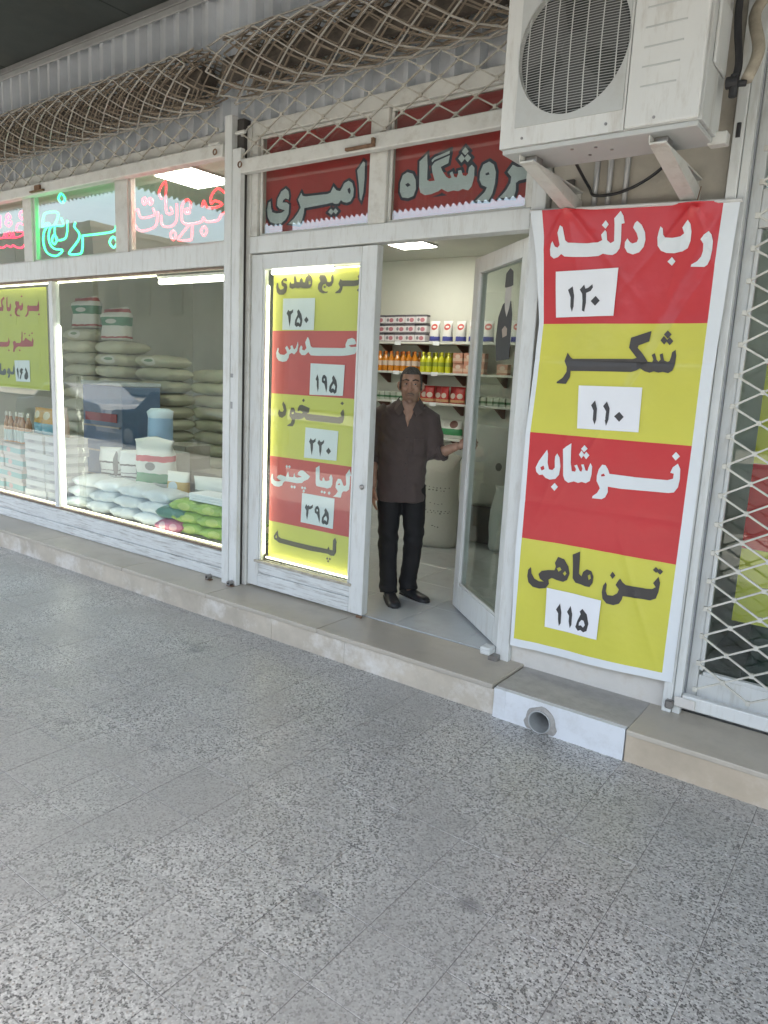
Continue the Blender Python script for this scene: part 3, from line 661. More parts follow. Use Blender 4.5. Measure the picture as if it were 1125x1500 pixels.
# lower ledge beside the door: grey screed on top, white marble riser with the drain pipe
bx('screed', (-1.66, -.93, -.372, .0, .147, .167), M('screed_grey', (.40, .385, .36), .8, var=.14, vs=14, bump=.2, bs=50), step, .006, 2)
PX, PZ, PR = -1.372, .060, .062
def marble(x0, x1, hole):
    mb = MB(); z0, z1, y0, y1 = -.004, .166, -.405, -.373
    if not hole: mb.box(x0, x1, y0, y1, z0, z1); return mb.build('marble_slab', MARBLE, step, .002)
    # slab with a round hole: fan between the rectangle and the hole
    n = 32; ring = []; rect = []
    rr = PR + .016
    for k in range(n):
        a = 2 * math.pi * k / n; dx, dz = math.cos(a), math.sin(a)
        ring.append((PX + rr * dx, max(z0 + .0005, PZ + rr * dz)))
        t = min((x1 - PX) / dx if dx > 1e-6 else 9, (x0 - PX) / dx if dx < -1e-6 else 9, (z1 - PZ) / dz if dz > 1e-6 else 9, (z0 - PZ) / dz if dz < -1e-6 else 9)
        rect.append((PX + dx * t, PZ + dz * t))
    for cxz in ((x0, z0), (x0, z1), (x1, z0), (x1, z1)):
        i = min(range(n), key=lambda q: math.atan2(abs((rect[q][0] - PX) * (cxz[1] - PZ) - (rect[q][1] - PZ) * (cxz[0] - PX)), (rect[q][0] - PX) * (cxz[0] - PX) + (rect[q][1] - PZ) * (cxz[1] - PZ))); rect[i] = cxz
    for y in (y0, y1):
        o = len(mb.v)
        mb.add([(p[0], y, p[1]) for p in ring] + [(p[0], y, p[1]) for p in rect], [(k, (k + 1) % n, n + (k + 1) % n, n + k) for k in range(n)])
    mb.add([(p[0], y0, p[1]) for p in ring] + [(p[0], y1, p[1]) for p in ring], [(k, (k + 1) % n, n + (k + 1) % n, n + k) for k in range(n)])
    mb.add([(p[0], y0, p[1]) for p in rect] + [(p[0], y1, p[1]) for p in rect], [(k, (k + 1) % n, n + (k + 1) % n, n + k) for k in range(n)])
    return mb.build('marble_slab', MARBLE, step)
marble(-1.652, -1.581, False); marble(-1.5805, -.936, True)
e2 = [-.932, .35, 1.6, 2.8, 4.0]
for a, b in zip(e2[:-1], e2[1:]):
    bx('tread_slab', (a + .0015, b - .0015, -.41, .015, .14, .167), STONE, step, .005, 2)
    bx('riser_slab', (a + .001, b - .001, -.398, -.37, -.005, .139), M('tan_riser', (.50, .42, .32), .5, var=.14, vs=4, dirt=(.60, .56, .5), dscale=4, damt=.5, space='World'), step, .002)
# mortar collar and pipe
dp = thing('drain_pipe', (PX, -.40, 0), 'grey plastic drain pipe mouth set in cement through the white marble riser', 'pipe')
mb = MB(); n = 28
prof = [(PR - .006, -.425), (PR, -.425), (PR, -.15), (PR - .006, -.15)]
for i in range(4):
    r0, y0 = prof[i]; r1, y1 = prof[(i + 1) % 4]
    mb.add([(PX + r0 * math.cos(2 * math.pi * k / n), y0, PZ + .003 + r0 * math.sin(2 * math.pi * k / n)) for k in range(n)] + [(PX + r1 * math.cos(2 * math.pi * k / n), y1, PZ + .003 + r1 * math.sin(2 * math.pi * k / n)) for k in range(n)],
           [(k, (k + 1) % n, n + (k + 1) % n, n + k) for k in range(n)])
mb.build('pipe_wall', M('grey_pvc', (.40, .42, .42), .5, var=.12, vs=12, dirt=(.2, .19, .17), dscale=9), dp, smooth=True)
mb = MB()
ro_, ri_ = [], []
for k in range(n):
    a = 2 * math.pi * k / n; j = .018 + .014 * noise.noise(Vector((math.cos(a) * 1.3, math.sin(a) * 1.3, 3))) + (.012 if math.sin(a) < -.2 else 0)
    ro_.append((PX + (PR + j + .006) * math.cos(a), -.4065, max(.003, PZ + (PR + j + .006) * math.sin(a))))
    ri_.append((PX + (PR - .001) * math.cos(a), -.418, max(.002, PZ + .003 + (PR - .001) * math.sin(a))))
mb.add(ro_ + ri_, [(k, (k + 1) % n, n + (k + 1) % n, n + k) for k in range(n)])
mb.build('cement_collar', CEMENT, dp)

# ------------------------------------------------------------------ shop building
shop = thing('shop_building', (-4.6, 2.4, 0), 'single storey grocery shop with white metal glazed front and corrugated metal above', 'shop')
def part(name, b, mat, bevel=.004, parent=None, segs=1):
    return bx(name, b, mat, parent or shop, bevel, segs)
FL = .185
IN0, IN1, IY = -10.6, -1.0, 4.85
part('back_wall', (IN0, IN1, IY, IY + .2, 0, 3.6), INWALL, 0)
part('side_wall', (IN0 - .2, IN0, .06, IY + .2, 0, 3.6), INWALL, 0)
part('side_wall', (IN1, IN1 + .12, .06, IY + .2, 0, 3.6), INWALL, 0)
part('ceiling', (IN0, IN1, .06, IY, 3.42, 3.6), INCEIL, 0)
part('roof_slab', (-14, 6, .06, 7.0, 3.61, 4.62), CEMENT, 0)
floor = part('floor', (IN0, IN1, .016, IY, .02, FL - .012), CEMENT, 0)
ft = MB().box(-.2488, .2488, -.2488, .2488, -.01, 0).mesh('floor_tile', .0015)
ft.materials.append(M('ceramic_floor', (.46, .485, .49), .22, var=.07, vs=3, dirt=(.33, .33, .32), dscale=3, damt=.5, space='World', rnd=.03))
ncol = int((IN1 - IN0) / .5)
for i in range(ncol):
    for j in range(9):
        cx, cy = IN1 - .25 - i * .5 - .13, .272 + j * .5
        if cx < -6.8 or cy > IY - .2: continue
        o = put('floor_tile', ft, None, floor, loc=(0, 0, 0)); o.matrix_parent_inverse = wm(floor).inverted(); o.location = (cx, cy, FL)
# pillar between the two shops
part('pillar', (-1.745, -.875, .0, .40, .150, 3.60), BEIGE, .006)
part('pillar_plinth', (-1.752, -.868, -.012, -.001, .150, .62), PLASTER, .004)
# corrugated metal cladding above the glazing
mb = MB(); a0, a1, n = -9.2, -.9, 0
pts = []
x = a0
while x < a1:
    for dx, dy in ((0, 0.01), (.050, 0.01), (.062, -.055), (.092, -.055), (.104, 0.01)): pts.append((x + dx, .035 + dy))
    x += .16
z0, z1 = 3.47, 4.41
mb.add([(p[0], p[1], z0) for p in pts] + [(p[0], p[1], z1) for p in pts], [(i, i + 1, len(pts) + i + 1, len(pts) + i) for i in range(len(pts) - 1)])
cs = mb.build('corrugated_sheet', GALV, shop)
so = cs.modifiers.new('thickness', 'SOLIDIFY'); so.thickness = .0015

# frame members: x0,x1,y0,y1,z0,z1
def rail(name, b, mat=WHITE, bevel=.005, parent=None): return part(name, b, mat, bevel, parent, 2)
# left display window
rail('window_sill', (-9.2, -4.17, -.055, .055, .182, .262), GRIME)
rail('window_sill', (-9.2, -4.17, -.042, .05, .264, .392), GRIME)
rail('window_bead', (-9.2, -4.17, -.020, .02, .394, .412), M('brown_seal', (.22, .16, .12), .7, var=.3, vs=12), .003)
rail('window_beam', (-9.2, -4.17, -.05, .05, 2.545, 2.71))
rail('window_bead', (-9.2, -4.17, -.03, .02, 2.528, 2.543), M('brown_seal', (.22, .16, .12)), .003)
rail('window_head', (-9.2, -4.17, -.035, .05, 3.30, 3.46), CREAM)
rail('window_mullion', (-6.665, -6.60, -.035, .04, .413, 2.527))
rail('window_mullion', (-9.2, -9.12, -.035, .04, .413, 2.527))
rail('transom_mullion', (-7.06, -6.91, -.035, .045, 2.712, 3.298), CREAM)
rail('transom_mullion', (-5.60, -5.43, -.035, .045, 2.712, 3.298), CREAM)
rail('transom_mullion', (-8.52, -8.37, -.035, .045, 2.712, 3.298), CREAM)
for a, b in ((-9.11, -6.667), (-6.598, -4.172)):
    part('window_pane', (a, b, .0, .006, .413, 2.527), GLASS, 0)
for a, b in ((-8.365, -7.062), (-6.905, -5.602), (-5.428, -4.172)):
    part('transom_pane', (a, b, .0, .006, 2.712, 3.298), TGLASS, 0)
    for q in ((a, a + .018, 2.73, 3.28), (b - .018, b, 2.73, 3.28), (a, b, 2.712, 2.729), (a, b, 3.281, 3.298)):
        part('transom_bead', (q[0], q[1], -.016, -.001, q[2], q[3]), CREAM, .003)
# post with the shutter guide channel
rail('post', (-4.168, -4.095, -.125, .05, .181, 3.52), WHITE)
rail('post_flange', (-4.094, -4.012, -.118, -.075, .181, 3.30), WHITE)
part('post_gap_shade', (-4.094, -4.03, -.074, .03, .181, 3.5), DARK, 0)  # solid near-black fill, the gap's shade painted as a box
rail('door_jamb', (-4.029, -3.985, -.045, .05, .181, 3.46), CREAM)
# lintel and transom over the doors
rail('lintel', (-3.984, -1.836, -.05, .05, 2.614, 2.725))
rail('door_head', (-3.984, -1.836, -.035, .05, 3.385, 3.475), CREAM)
rail('transom_stile', (-3.984, -3.925, -.04, .045, 2.727, 3.383), CREAM)
rail('transom_mullion', (-2.945, -2.815, -.04, .045, 2.727, 3.383), CREAM)
rail('transom_stile', (-1.87, -1.837, -.04, .045, 2.727, 3.383), CREAM)
for a, b in ((-3.923, -2.947), (-2.813, -1.872)):
    part('transom_pane', (a, b, .0, .006, 2.727, 3.383), TGLASS, 0)
    for q in ((a, a + .02, 2.747, 3.365), (b - .02, b, 2.747, 3.365), (a, b, 2.727, 2.746), (a, b, 3.366, 3.383)):
        part('transom_bead', (q[0], q[1], -.016, -.001, q[2], q[3]), CREAM, .003)
rail('door_jamb', (-1.835, -1.752, -.05, .06, .171, 3.475), WHITE)
# shut leaf of the double door
leaf = shop
def stile(nm, b, mat=WHITE): return rail(nm, b, mat, .005)
d1 = bx('door', (-3.980, -3.872, -.03, .035, .196, 2.606), WHITE, shop, .005, 2)
def dsub(nm, b, mat=WHITE, bev=.005): return bx(nm, b, mat, d1, bev, 2)
dsub('stile', (-2.985, -2.866, -.03, .035, .196, 2.606))
dsub('top_rail', (-3.871, -2.986, -.03, .035, 2.505, 2.606))
dsub('bottom_rail', (-3.871, -2.986, -.03, .035, .196, .300), GRIME)
dsub('bottom_rail', (-3.871, -2.986, -.024, .03, .302, .382), GRIME)
dsub('glazing_bead', (-3.90, -2.965, -.045, -.010, .384, .402), M('worn_bead', (.45, .41, .34), .6, var=.25, vs=14, dirt=(.2, .15, .1), dscale=10), .003)
dsub('glazing_bead', (-3.871, -3.856, -.022, -.004, .403, 2.504))
dsub('glazing_bead', (-3.001, -2.986, -.034, -.004, .403, 2.504))
dsub('pane', (-3.871, -2.986, .0, .006, .403, 2.504), GLASS, 0)
mb = MB().lathe([(.016, -.031), (.016, -.042), (.010, -.046), (.004, -.046)], 14, (-2.905, 0, 1.078), 'y'); mb.build('lock_cylinder', STEEL, d1, smooth=False)
mb = MB().box(-2.905, -2.86, -.043, -.0305, .168, .196); mb.build('pivot', RUST, d1, .002)
# open leaf, hinged on the right jamb and swung into the shop
HX, HY = -1.842, .068
FXY = (-2.513, .644)
ang = math.atan2(FXY[1] - HY, FXY[0] - HX); LW = .90
def leafbox(nm, u0, u1, w0, w1, z0, z1, mat=WHITE, bev=.005, parent=None):
    me = MB().box(u0, u1, w0, w1, z0, z1).mesh(nm, bev, segs=2)
    me.transform(Matrix.Translation((HX, HY, 0)) @ Matrix.Rotation(ang, 4, 'Z'))
    return put(nm, me, mat, parent)
d2 = leafbox('door', 0, .105, -.03, .03, .2, 2.604, WHITE, .005, shop)
leafbox('stile', LW - .10, LW, -.03, .03, .2, 2.604, parent=d2)
leafbox('top_rail', .106, LW - .101, -.03, .03, 2.50, 2.604, parent=d2)
leafbox('bottom_rail', .106, LW - .101, -.03, .03, .2, .375, parent=d2)
leafbox('glazing_bead', .106, LW - .101, .012, .026, .376, .394, CREAM, .003, d2)
leafbox('glazing_bead', .106, .122, .012, .026, .395, 2.499, WHITE, .003, d2)
leafbox('glazing_bead', LW - .117, LW - .101, .012, .026, .395, 2.499, WHITE, .003, d2)
leafbox('pane', .106, LW - .101, -.003, .003, .376, 2.499, GLASS, 0, d2)
mb = MB().box(-1.90, -1.836, -.13, -.055, .215, .262); mb.build('pivot_block', GRIME, shop, .006)
mb = MB().box(-1.86, -1.80, -.10, -.052, .171, .214); mb.build('pivot_block', STEEL, shop, .004)

# canopy: dark panelled soffit over the pavement, corrugated edge towards the street
can = thing('canopy', (-2, -2.6, 4.42), 'dark panelled canopy roof over the pavement with corrugated metal edge', 'canopy')
xs = [-9.1, -7.25, -5.33, -3.4, -1.5, .4, 2.3, 4.2, 6.1, 8]
for a, b in zip(xs[:-1], xs[1:]):
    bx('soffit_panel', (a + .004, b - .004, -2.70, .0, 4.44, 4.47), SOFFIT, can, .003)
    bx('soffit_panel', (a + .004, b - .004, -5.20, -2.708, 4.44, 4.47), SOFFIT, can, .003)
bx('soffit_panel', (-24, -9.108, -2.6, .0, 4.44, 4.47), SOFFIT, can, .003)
bx('roof_deck', (-9.1, 8, -5.23, .05, 4.475, 4.60), TRIM, can, 0)
bx('roof_deck', (-24, -9.11, -2.62, .05, 4.475, 4.60), TRIM, can, 0)
bx('corner_trim', (-9.1, 8, -.05, .0, 4.392, 4.438), TRIM, can, .004)
bx('corner_trim', (-9.1, 8, -.04, -.026, 4.345, 4.391), M('trim_light', (.34, .345, .34), .5, .3, var=.12), can, .003)
def fascia(p0, p1, zl=4.20, zh=4.62, th=.012):
    p0, p1 = Vector(p0), Vector(p1); L = (p1 - p0).length; n = int(L / .02); mb = MB(); d = (p1 - p0) / L; no = Vector((-d.y, d.x))
    vs = []
    for i in range(n + 1):
        t = i * .02; w = math.cos(2 * math.pi * t / .10)
        q = p0 + d * t + no * (.012 * w); vs += [(q.x, q.y, zl + .022 * w), (q.x, q.y, zh)]
    mb.add(vs, [(2 * i, 2 * i + 2, 2 * i + 3, 2 * i + 1) for i in range(n)])
    return mb.build('corrugated_edge', M('edge_sheet', (.40, .42, .43), .4, .6, var=.1), can)
fascia((-9.1, -5.25), (8, -5.25)); fascia((-9.1, -2.64), (-9.1, -5.25)); fascia((-24, -2.64), (-9.1, -2.64))
for px_ in (-8.6, 7.5):
    bx('canopy_post', (px_ - .06, px_ + .06, -5.16, -5.04, .0, 4.44), TRIM, can, .006)

# neighbouring shop on the right
nb = thing('neighbour_shop', (1.4, 1.2, 0), 'dim shop front behind the closed cream lattice grille', 'shop')
rail('frame_stile', (-.775, -.725, .03, .10, .169, 3.46), WHITE, parent=nb)
rail('frame_rail', (-.724, 3.9, .03, .10, .169, .375), WHITE, parent=nb)
rail('frame_rail', (-.724, 3.9, .03, .10, 2.55, 2.72), WHITE, parent=nb)
rail('frame_rail', (-.724, 3.9, .03, .10, 3.35, 3.47), CREAM, parent=nb)
rail('frame_reveal', (-.873, -.776, .012, .10, .169, 3.46), M('grey_reveal', (.36, .375, .40), .5, var=.08, vs=4), parent=nb)
rail('window_bead', (-.724, -.705, .022, .055, .40, 2.545), WHITE, .004, nb)
rail('window_bead', (-.704, 3.9, .022, .055, .376, .396), WHITE, .004, nb)
part('pane', (-.724, 3.9, .064, .07, .376, 2.549), GLASS, 0, nb)
part('pane', (-.724, 3.9, .064, .07, 2.721, 3.349), GLASS, 0, nb)
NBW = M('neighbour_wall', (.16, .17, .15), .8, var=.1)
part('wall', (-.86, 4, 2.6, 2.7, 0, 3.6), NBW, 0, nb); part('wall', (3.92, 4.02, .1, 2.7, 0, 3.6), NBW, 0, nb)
part('floor', (-.86, 4, .11, 2.6, .05, .17), CEMENT, 0, nb); part('ceiling', (-.86, 4, .11, 2.6, 3.48, 3.6), INCEIL, 0, nb)

# ------------------------------------------------------------------ lattice roller grilles
HP, AMP = .122, .0354       # half pitch along the bar, half height of a row
def zigzag(x0, x1, f, r=.0062, n=4):
    """one bent lattice bar: f(row offset 0/1) -> (y, z)"""
    pts = []; k = 0; x = x0
    while x <= x1 + 1e-6:
        y, z = f(k % 2, x); pts.append((x, y, z)); k += 1; x += HP
    return MB().tube(pts, r, n)
def clips(mb, pts, s=.011, axis='y'):
    for x, y, z in pts: mb.box(x - s, x + s, y - s * .8, y + s * .8, z - s, z + s)
def grille_flat(root, x0, x1, y, ztop, rows, mat, amp=AMP, first=0, g3_=None):
    cl = MB()
    for r in range(rows):
        zc = ztop - amp - r * 2 * amp
        sg = 1 if r % 2 == first else -1
        f = lambda k, x: (y, zc + (amp if (k % 2 == 0) == (sg > 0) else -amp) * .97)
        zigzag(x0, x1, f, .0068 if root is g3_ else .006).build('lattice_bar', mat, root)
        k = 0; x = x0
        while x <= x1 + 1e-6:
            if ((k % 2 == 0) == (sg < 0)): cl.box(x - .0105, x + .0105, y - .0085, y + .0085, zc - amp - .012, zc - amp + .012)
            k += 1; x += HP
    o = cl.build('lattice_clip', mat, root, .002); o['kind'] = 'stuff'
INNER = M('inner_lattice_shaded', (.26, .215, .165), .75, .1, var=.3, vs=12, dirt=(.12, .08, .05), dscale=6, damt=.8)  # rusty brown, darkened so the coil's inner shade is in the colour
def grille_roll(root, x0, x1, yc, zc, rad, mat, seed):
    rn = random.Random(seed)
    for layer, (r, rows) in enumerate(((rad, 16), (rad - .024, 14), (rad - .05, 11), (rad - .078, 9))):
        ph = rn.uniform(0, 6)
        for q in range(rows):
            t0 = ph + 2 * math.pi * q / rows; dt = 2 * math.pi / rows
            sx = rn.uniform(-.006, .006) + .06 * layer
            sg = q % 2
            wob = rn.uniform(-.003, .003)
            def f(k, x):
                t = t0 + (dt if (k + sg) % 2 else 0) + .10 * noise.noise(Vector((x * .7, 0, layer + seed)))
                rr = r + wob + .012 * noise.noise(Vector((x * 1.3, q * .6, layer + seed)))
                return (yc + rr * math.cos(t), zc + rr * math.sin(t))
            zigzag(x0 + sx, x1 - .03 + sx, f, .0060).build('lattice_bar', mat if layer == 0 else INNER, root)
    MB().lathe([(.075, x0 + .03), (.075, x1 - .03)], 14, (0, yc, zc), 'x').build('barrel', M('dusty_barrel', (.09, .075, .06), .9, var=.35, vs=9, bump=.4, bs=40), root)
g1 = thing('rolled_grille', (-6.6, -.2, 3.25), 'dusty lattice roller grille coiled above the left display window', 'grille')
grille_roll(g1, -9.15, -4.22, -.20, 3.75, .185, LATTD, 3)
grille_flat(g1, -9.16, -4.16, -.095, 3.60, 4, LATT)
bx('bottom_bar', (-9.15, -4.19, -.125, -.06, 3.262, 3.352), CREAM, g1, .008, 2)
mb = MB().box(-6.72, -6.50, -.150, -.126, 3.275, 3.289).box(-6.64, -6.56, -.148, -.1255, 3.289, 3.33); mb.build('pull_handle', RUST, g1, .002)
g2 = thing('rolled_grille', (-2.9, -.2, 3.1), 'dusty lattice roller grille coiled above the doorway beside the air conditioner', 'grille')
grille_roll(g2, -4.06, -1.76, -.20, 3.76, .195, LATTD, 11)
grille_flat(g2, -4.02, -1.80, -.095, 3.60, 6, LATT, AMP, 1)
bx('bottom_bar', (-4.008, -1.80, -.125, -.065, 3.130, 3.222), CREAM, g2, .008, 2)
mb = MB().box(-3.06, -2.84, -.150, -.126, 3.142, 3.158).box(-2.86, -2.84, -.150, -.126, 3.158, 3.19); mb.build('pull_handle', RUST, g2, .002)
# locking eyes and bolts on the bars and post foot
def eye(root, x, y, z, r=.018):
    pts = [(x + r * math.cos(a), y, z + r * math.sin(a)) for a in [2 * math.pi * k / 12 for k in range(13)]]
    MB().tube(pts, .005, 5).build('locking_eye', RUST, root)
eye(g1, -4.25, -.14, 3.295); eye(g2, -3.99, -.145, 3.18)
bx('guide_bracket', (-4.30, -4.19, -.16, -.135, 3.335, 3.352), CREAM, g1, .003)
bx('guide_bracket', (-4.02, -3.93, -.165, -.14, 3.37, 3.388), CREAM, g2, .003)
def foot_lock(x, lab):
    t = thing('floor_lock', (x, -.15, .18), lab, 'lock')
    mb = MB().lathe([(.020, -.165), (.020, -.125), (.012, -.12)], 14, (x, 0, .207), 'y'); mb.build('lock_body', STEEL, t)
    mb = MB().box(x - .028, x + .028, -.158, -.124, .181, .187); mb.build('lock_plate', RUST, t, .001)
    mb = MB().lathe([(.007, -.170), (.007, -.164)], 10, (x, 0, .207), 'y'); mb.build('keyhole', BLACKP, t)
foot_lock(-4.29, 'small round steel floor lock left of the white post foot')
foot_lock(-4.045, 'small rusty floor lock at the foot of the white post')
# closed grille of the neighbour
g3 = thing('closed_grille', (1.2, -.05, .17), 'cream lattice roller grille pulled down over the neighbouring shop window', 'grille')
bx('guide_rail', (-.862, -.815, -.07, -.012, .168, 3.50), WHITE, g3, .005, 2)
bx('guide_rail', (-.813, -.775, -.055, -.012, .168, 3.50), WHITE, g3, .004, 2)
bx('bottom_bar', (-.768, 3.4, -.075, -.03, .215, .285), WHITE, g3, .006, 2)
bx('bar_end', (-.80, -.70, -.088, -.0755, .22, .272), PLASTER, g3, .004)
mb = MB().box(-.842, -.802, -.10, -.0705, .20, .245); mb.build('bolt_block', STEEL, g3, .006)
# rows fixed to the node heights of the photograph
zt = .889 + .142 * 17 / 2 + .0
grille_flat(g3, -.717, 3.3, -.05, 1.0295 + 15 * .1416, 40, LATTW, AMP, 0, g3)
def ring_hole():
    mb = MB().tube([(-.838, -.071, 2.925), (-.838, -.071, 2.985)], .010, 8); return mb.build('slot', BLACKP, g3)
ring_hole()

# ------------------------------------------------------------------ air-conditioner
ac = thing('air_conditioner', (-1.285, -.5, 2.838), 'off-white outdoor air conditioner unit with round fan grille on wall brackets', 'air conditioner')
ACW = M('ac_white', (.66, .67, .65), .4, var=.04, vs=4, dirt=(.40, .36, .30), dscale=3, damt=.6, stretch=(3, 3, .6))
ACG = M('ac_grey', (.50, .52, .51), .5, var=.05, vs=4, dirt=(.36, .34, .3), dscale=4, damt=.4)
AX0, AX1, AY0, AY1, AZ0, AZ1 = -1.722, -.852, -.65, -.36, 2.84, 3.50
FCX, FCZ, FR = -1.408, 3.205, .262
SPLIT = -1.152
mb = MB()
# body shell without the left front (the fan opening is cut in the front plate)
mb.box(AX0, AX1, AY1 - .02, AY1, AZ0, AZ1); mb.box(AX0, AX0 + .012, AY0 + .012, AY1 - .02, AZ0, AZ1); mb.box(AX1 - .012, AX1, AY0 + .02, AY1 - .02, AZ0, AZ1)
mb.box(AX0 + .012, AX1 - .012, AY0 + .012, AY1 - .02, AZ0, AZ0 + .012); mb.box(AX0 + .012, AX1 - .012, AY0 + .012, AY1 - .02, AZ1 - .012, AZ1)
mb.build('casing', ACW, ac)
bx('base_tray', (AX0 + .01, AX1 - .01, AY0 + .012, AY1 + .004, AZ0 - .022, AZ0 - .001), ACG, ac, .004)
n = 48; x0, x1, z0, z1 = AX0, SPLIT - .002, AZ0, AZ1
ring = []; rect = []
for k in range(n):
    a = 2 * math.pi * (k + .5) / n; dx, dz = math.cos(a), math.sin(a)
    ring.append((FCX + min(FR, .249) * dx if False else FCX + .247 * dx, FCZ + FR * dz))
    t = min((x1 - FCX) / dx if dx > 0 else (x0 - FCX) / dx, (z1 - FCZ) / dz if dz > 0 else (z0 - FCZ) / dz)
    rect.append((FCX + dx * t, FCZ + dz * t))
# snap the nearest samples to the plate corners
for cxz in ((x0, z0), (x0, z1), (x1, z0), (x1, z1)):
    i = min(range(n), key=lambda q: (rect[q][0] - cxz[0]) ** 2 + (rect[q][1] - cxz[1]) ** 2); rect[i] = cxz
mb = MB()
F = [(k, (k + 1) % n, n + (k + 1) % n, n + k) for k in range(n)]
mb.add([(p[0], AY0, p[1]) for p in ring] + [(p[0], AY0, p[1]) for p in rect], F)
mb.add([(p[0], AY0, p[1]) for p in rect] + [(p[0], AY0 + .012, p[1]) for p in rect], F)
mb.add([(p[0], AY0, p[1]) for p in ring] + [(p[0], AY0 + .03, p[1]) for p in ring], F)
mb.build('front_plate', ACW, ac)
# raised grey field around the fan
mb = MB(); r2 = [(FCX + .2475 * math.cos(2 * math.pi * (k + .5) / n), FCZ + (FR + .001) * math.sin(2 * math.pi * (k + .5) / n)) for k in range(n)]
x0b, x1b, z0b, z1b = AX0 + .072, SPLIT - .012, AZ0 + .078, AZ1 - .05
rb = []
for k in range(n):
    a = 2 * math.pi * (k + .5) / n; dx, dz = math.cos(a), math.sin(a)
    t = min((x1b - FCX) / dx if dx > 0 else (x0b - FCX) / dx, (z1b - FCZ) / dz if dz > 0 else (z0b - FCZ) / dz)
    rb.append((FCX + dx * t, FCZ + dz * t))
for cxz in ((x0b, z0b), (x0b, z1b), (x1b, z0b), (x1b, z1b)):
    i = min(range(n), key=lambda q: (rb[q][0] - cxz[0]) ** 2 + (rb[q][1] - cxz[1]) ** 2); rb[i] = cxz
mb.add([(p[0], AY0 - .006, p[1]) for p in r2] + [(p[0], AY0 - .006, p[1]) for p in rb], F)
mb.add([(p[0], AY0 - .006, p[1]) for p in rb] + [(p[0], AY0 - .0005, p[1]) for p in rb], F)
mb.build('fan_surround', ACG, ac)
# wire guard: many thin horizontal wires on vertical stays
WIRE = M('guard_wire', (.56, .57, .55), .4, .2, var=.05, vs=9)
mb = MB(); zz = FCZ - FR + .008
while zz < FCZ + FR:
    h = math.sqrt(max(0, 1 - ((zz - FCZ) / FR) ** 2)) * .247
    bow = .014 * (1 - ((zz - FCZ) / FR) ** 2)
    mb.tube([(FCX - h, AY0 - .004, zz), (FCX - h * .5, AY0 - .004 - bow * .8, zz), (FCX, AY0 - .004 - bow, zz), (FCX + h * .5, AY0 - .004 - bow * .8, zz), (FCX + h, AY0 - .004, zz)], .0011, 4)
    zz += .0105
gw = mb.build('guard_wire', WIRE, ac); gw['kind'] = 'stuff'
mb = MB()
for k in range(-3, 4):
    x = FCX + k * .066; h = math.sqrt(max(0, 1 - ((x - FCX) / .247) ** 2)) * FR
    mb.tube([(x, AY0 - .006, FCZ - h), (x, AY0 - .019 + abs(k) * .003, FCZ - h * .5), (x, AY0 - .021 + abs(k) * .003, FCZ), (x, AY0 - .019 + abs(k) * .003, FCZ + h * .5), (x, AY0 - .006, FCZ + h)], .0026, 5)
mb.build('guard_stay', WIRE, ac)
# fan: hub and three broad blades in a dark housing
MB().lathe([(.30, AY0 + .032), (.30, AY1 - .021)], 32, (FCX, 0, FCZ), 'y').build('fan_housing', M('fan_dark', (.045, .05, .046), .7, var=.2, vs=9), ac)
fan = MB().lathe([(.05, AY0 + .012), (.062, AY0 + .018), (.062, AY0 + .029), (.04, AY0 + .030)], 20, (FCX, 0, FCZ), 'y').build('fan_hub', M('fan_grey', (.085, .088, .085), .5, var=.15, vs=9), ac)
for b in range(3):
    mb = MB(); a0 = 2 * math.pi * b / 3 + .5; vs = []; nn = 8
    for i in range(nn + 1):
        for j in range(6):
            a = a0 + (j / 5 - .5) * (1.25 + .3 * i / nn); r = .055 + (.235 - .055) * i / nn
            vs.append((FCX + r * math.cos(a), AY0 + .012 + .016 * j / 5, FCZ + r * math.sin(a)))
    mb.add(vs, [(i * 6 + j, i * 6 + j + 1, i * 6 + j + 7, i * 6 + j + 6) for i in range(nn) for j in range(5)])
    mb.build('fan_blade', M('fan_grey', (.2, .2, .2)), fan, smooth=True)
bx('cover_panel', (SPLIT + .002, AX1 - .006, AY0 - .010, AY0 + .011, AZ0 + .001, AZ1), ACW, ac, .009, 3)
for k in range(7):
    z = 2.985 + k * .072
    bx('cover_groove', (SPLIT + .055, AX1 - .105 + k * .006, AY0 - .0125, AY0 - .0102, z, z + .007), ACG, ac, .001)
for x, z in ((AX0 + .11, AZ0 + .032), (-1.23, AZ0 + .034), (-1.03, AZ0 + .026)):
    MB().lathe([(.006, AY0 - .013 if x > SPLIT else AY0 - .004), (.006, AY0 + .001)], 8, (x, 0, z), 'y').build('screw', STEEL, ac)
for x, y in ((-1.40, -.58), (-1.25, -.50), (-1.36, -.47), (-1.30, -.56)):
    MB().lathe([(.007, AZ0 - .026), (.007, AZ0 - .021)], 8, (x, y, 0)).build('screw', STEEL, ac)
bx('valve_cover', (AX1 + .0005, AX1 + .014, -.58, -.40, 3.06, 3.30), ACW, ac, .008, 2)
bx('mounting_foot', (AX1 - .03, AX1 + .045, -.40, -.34, AZ0 - .03, AZ0 + .02), CREAM, ac, .004)
mb = MB().tube([(AX1 + .03, -.45, 3.02), (AX1 + .075, -.45, 3.02)], .024, 10).tube([(AX1 + .06, -.45, 3.05), (AX1 + .06, -.45, 2.965)], .017, 8).tube([(AX1 + .07, -.43, 3.02), (AX1 + .10, -.42, 3.02)], .013, 8)
mb.build('service_valve', BLACKP, ac, .002)
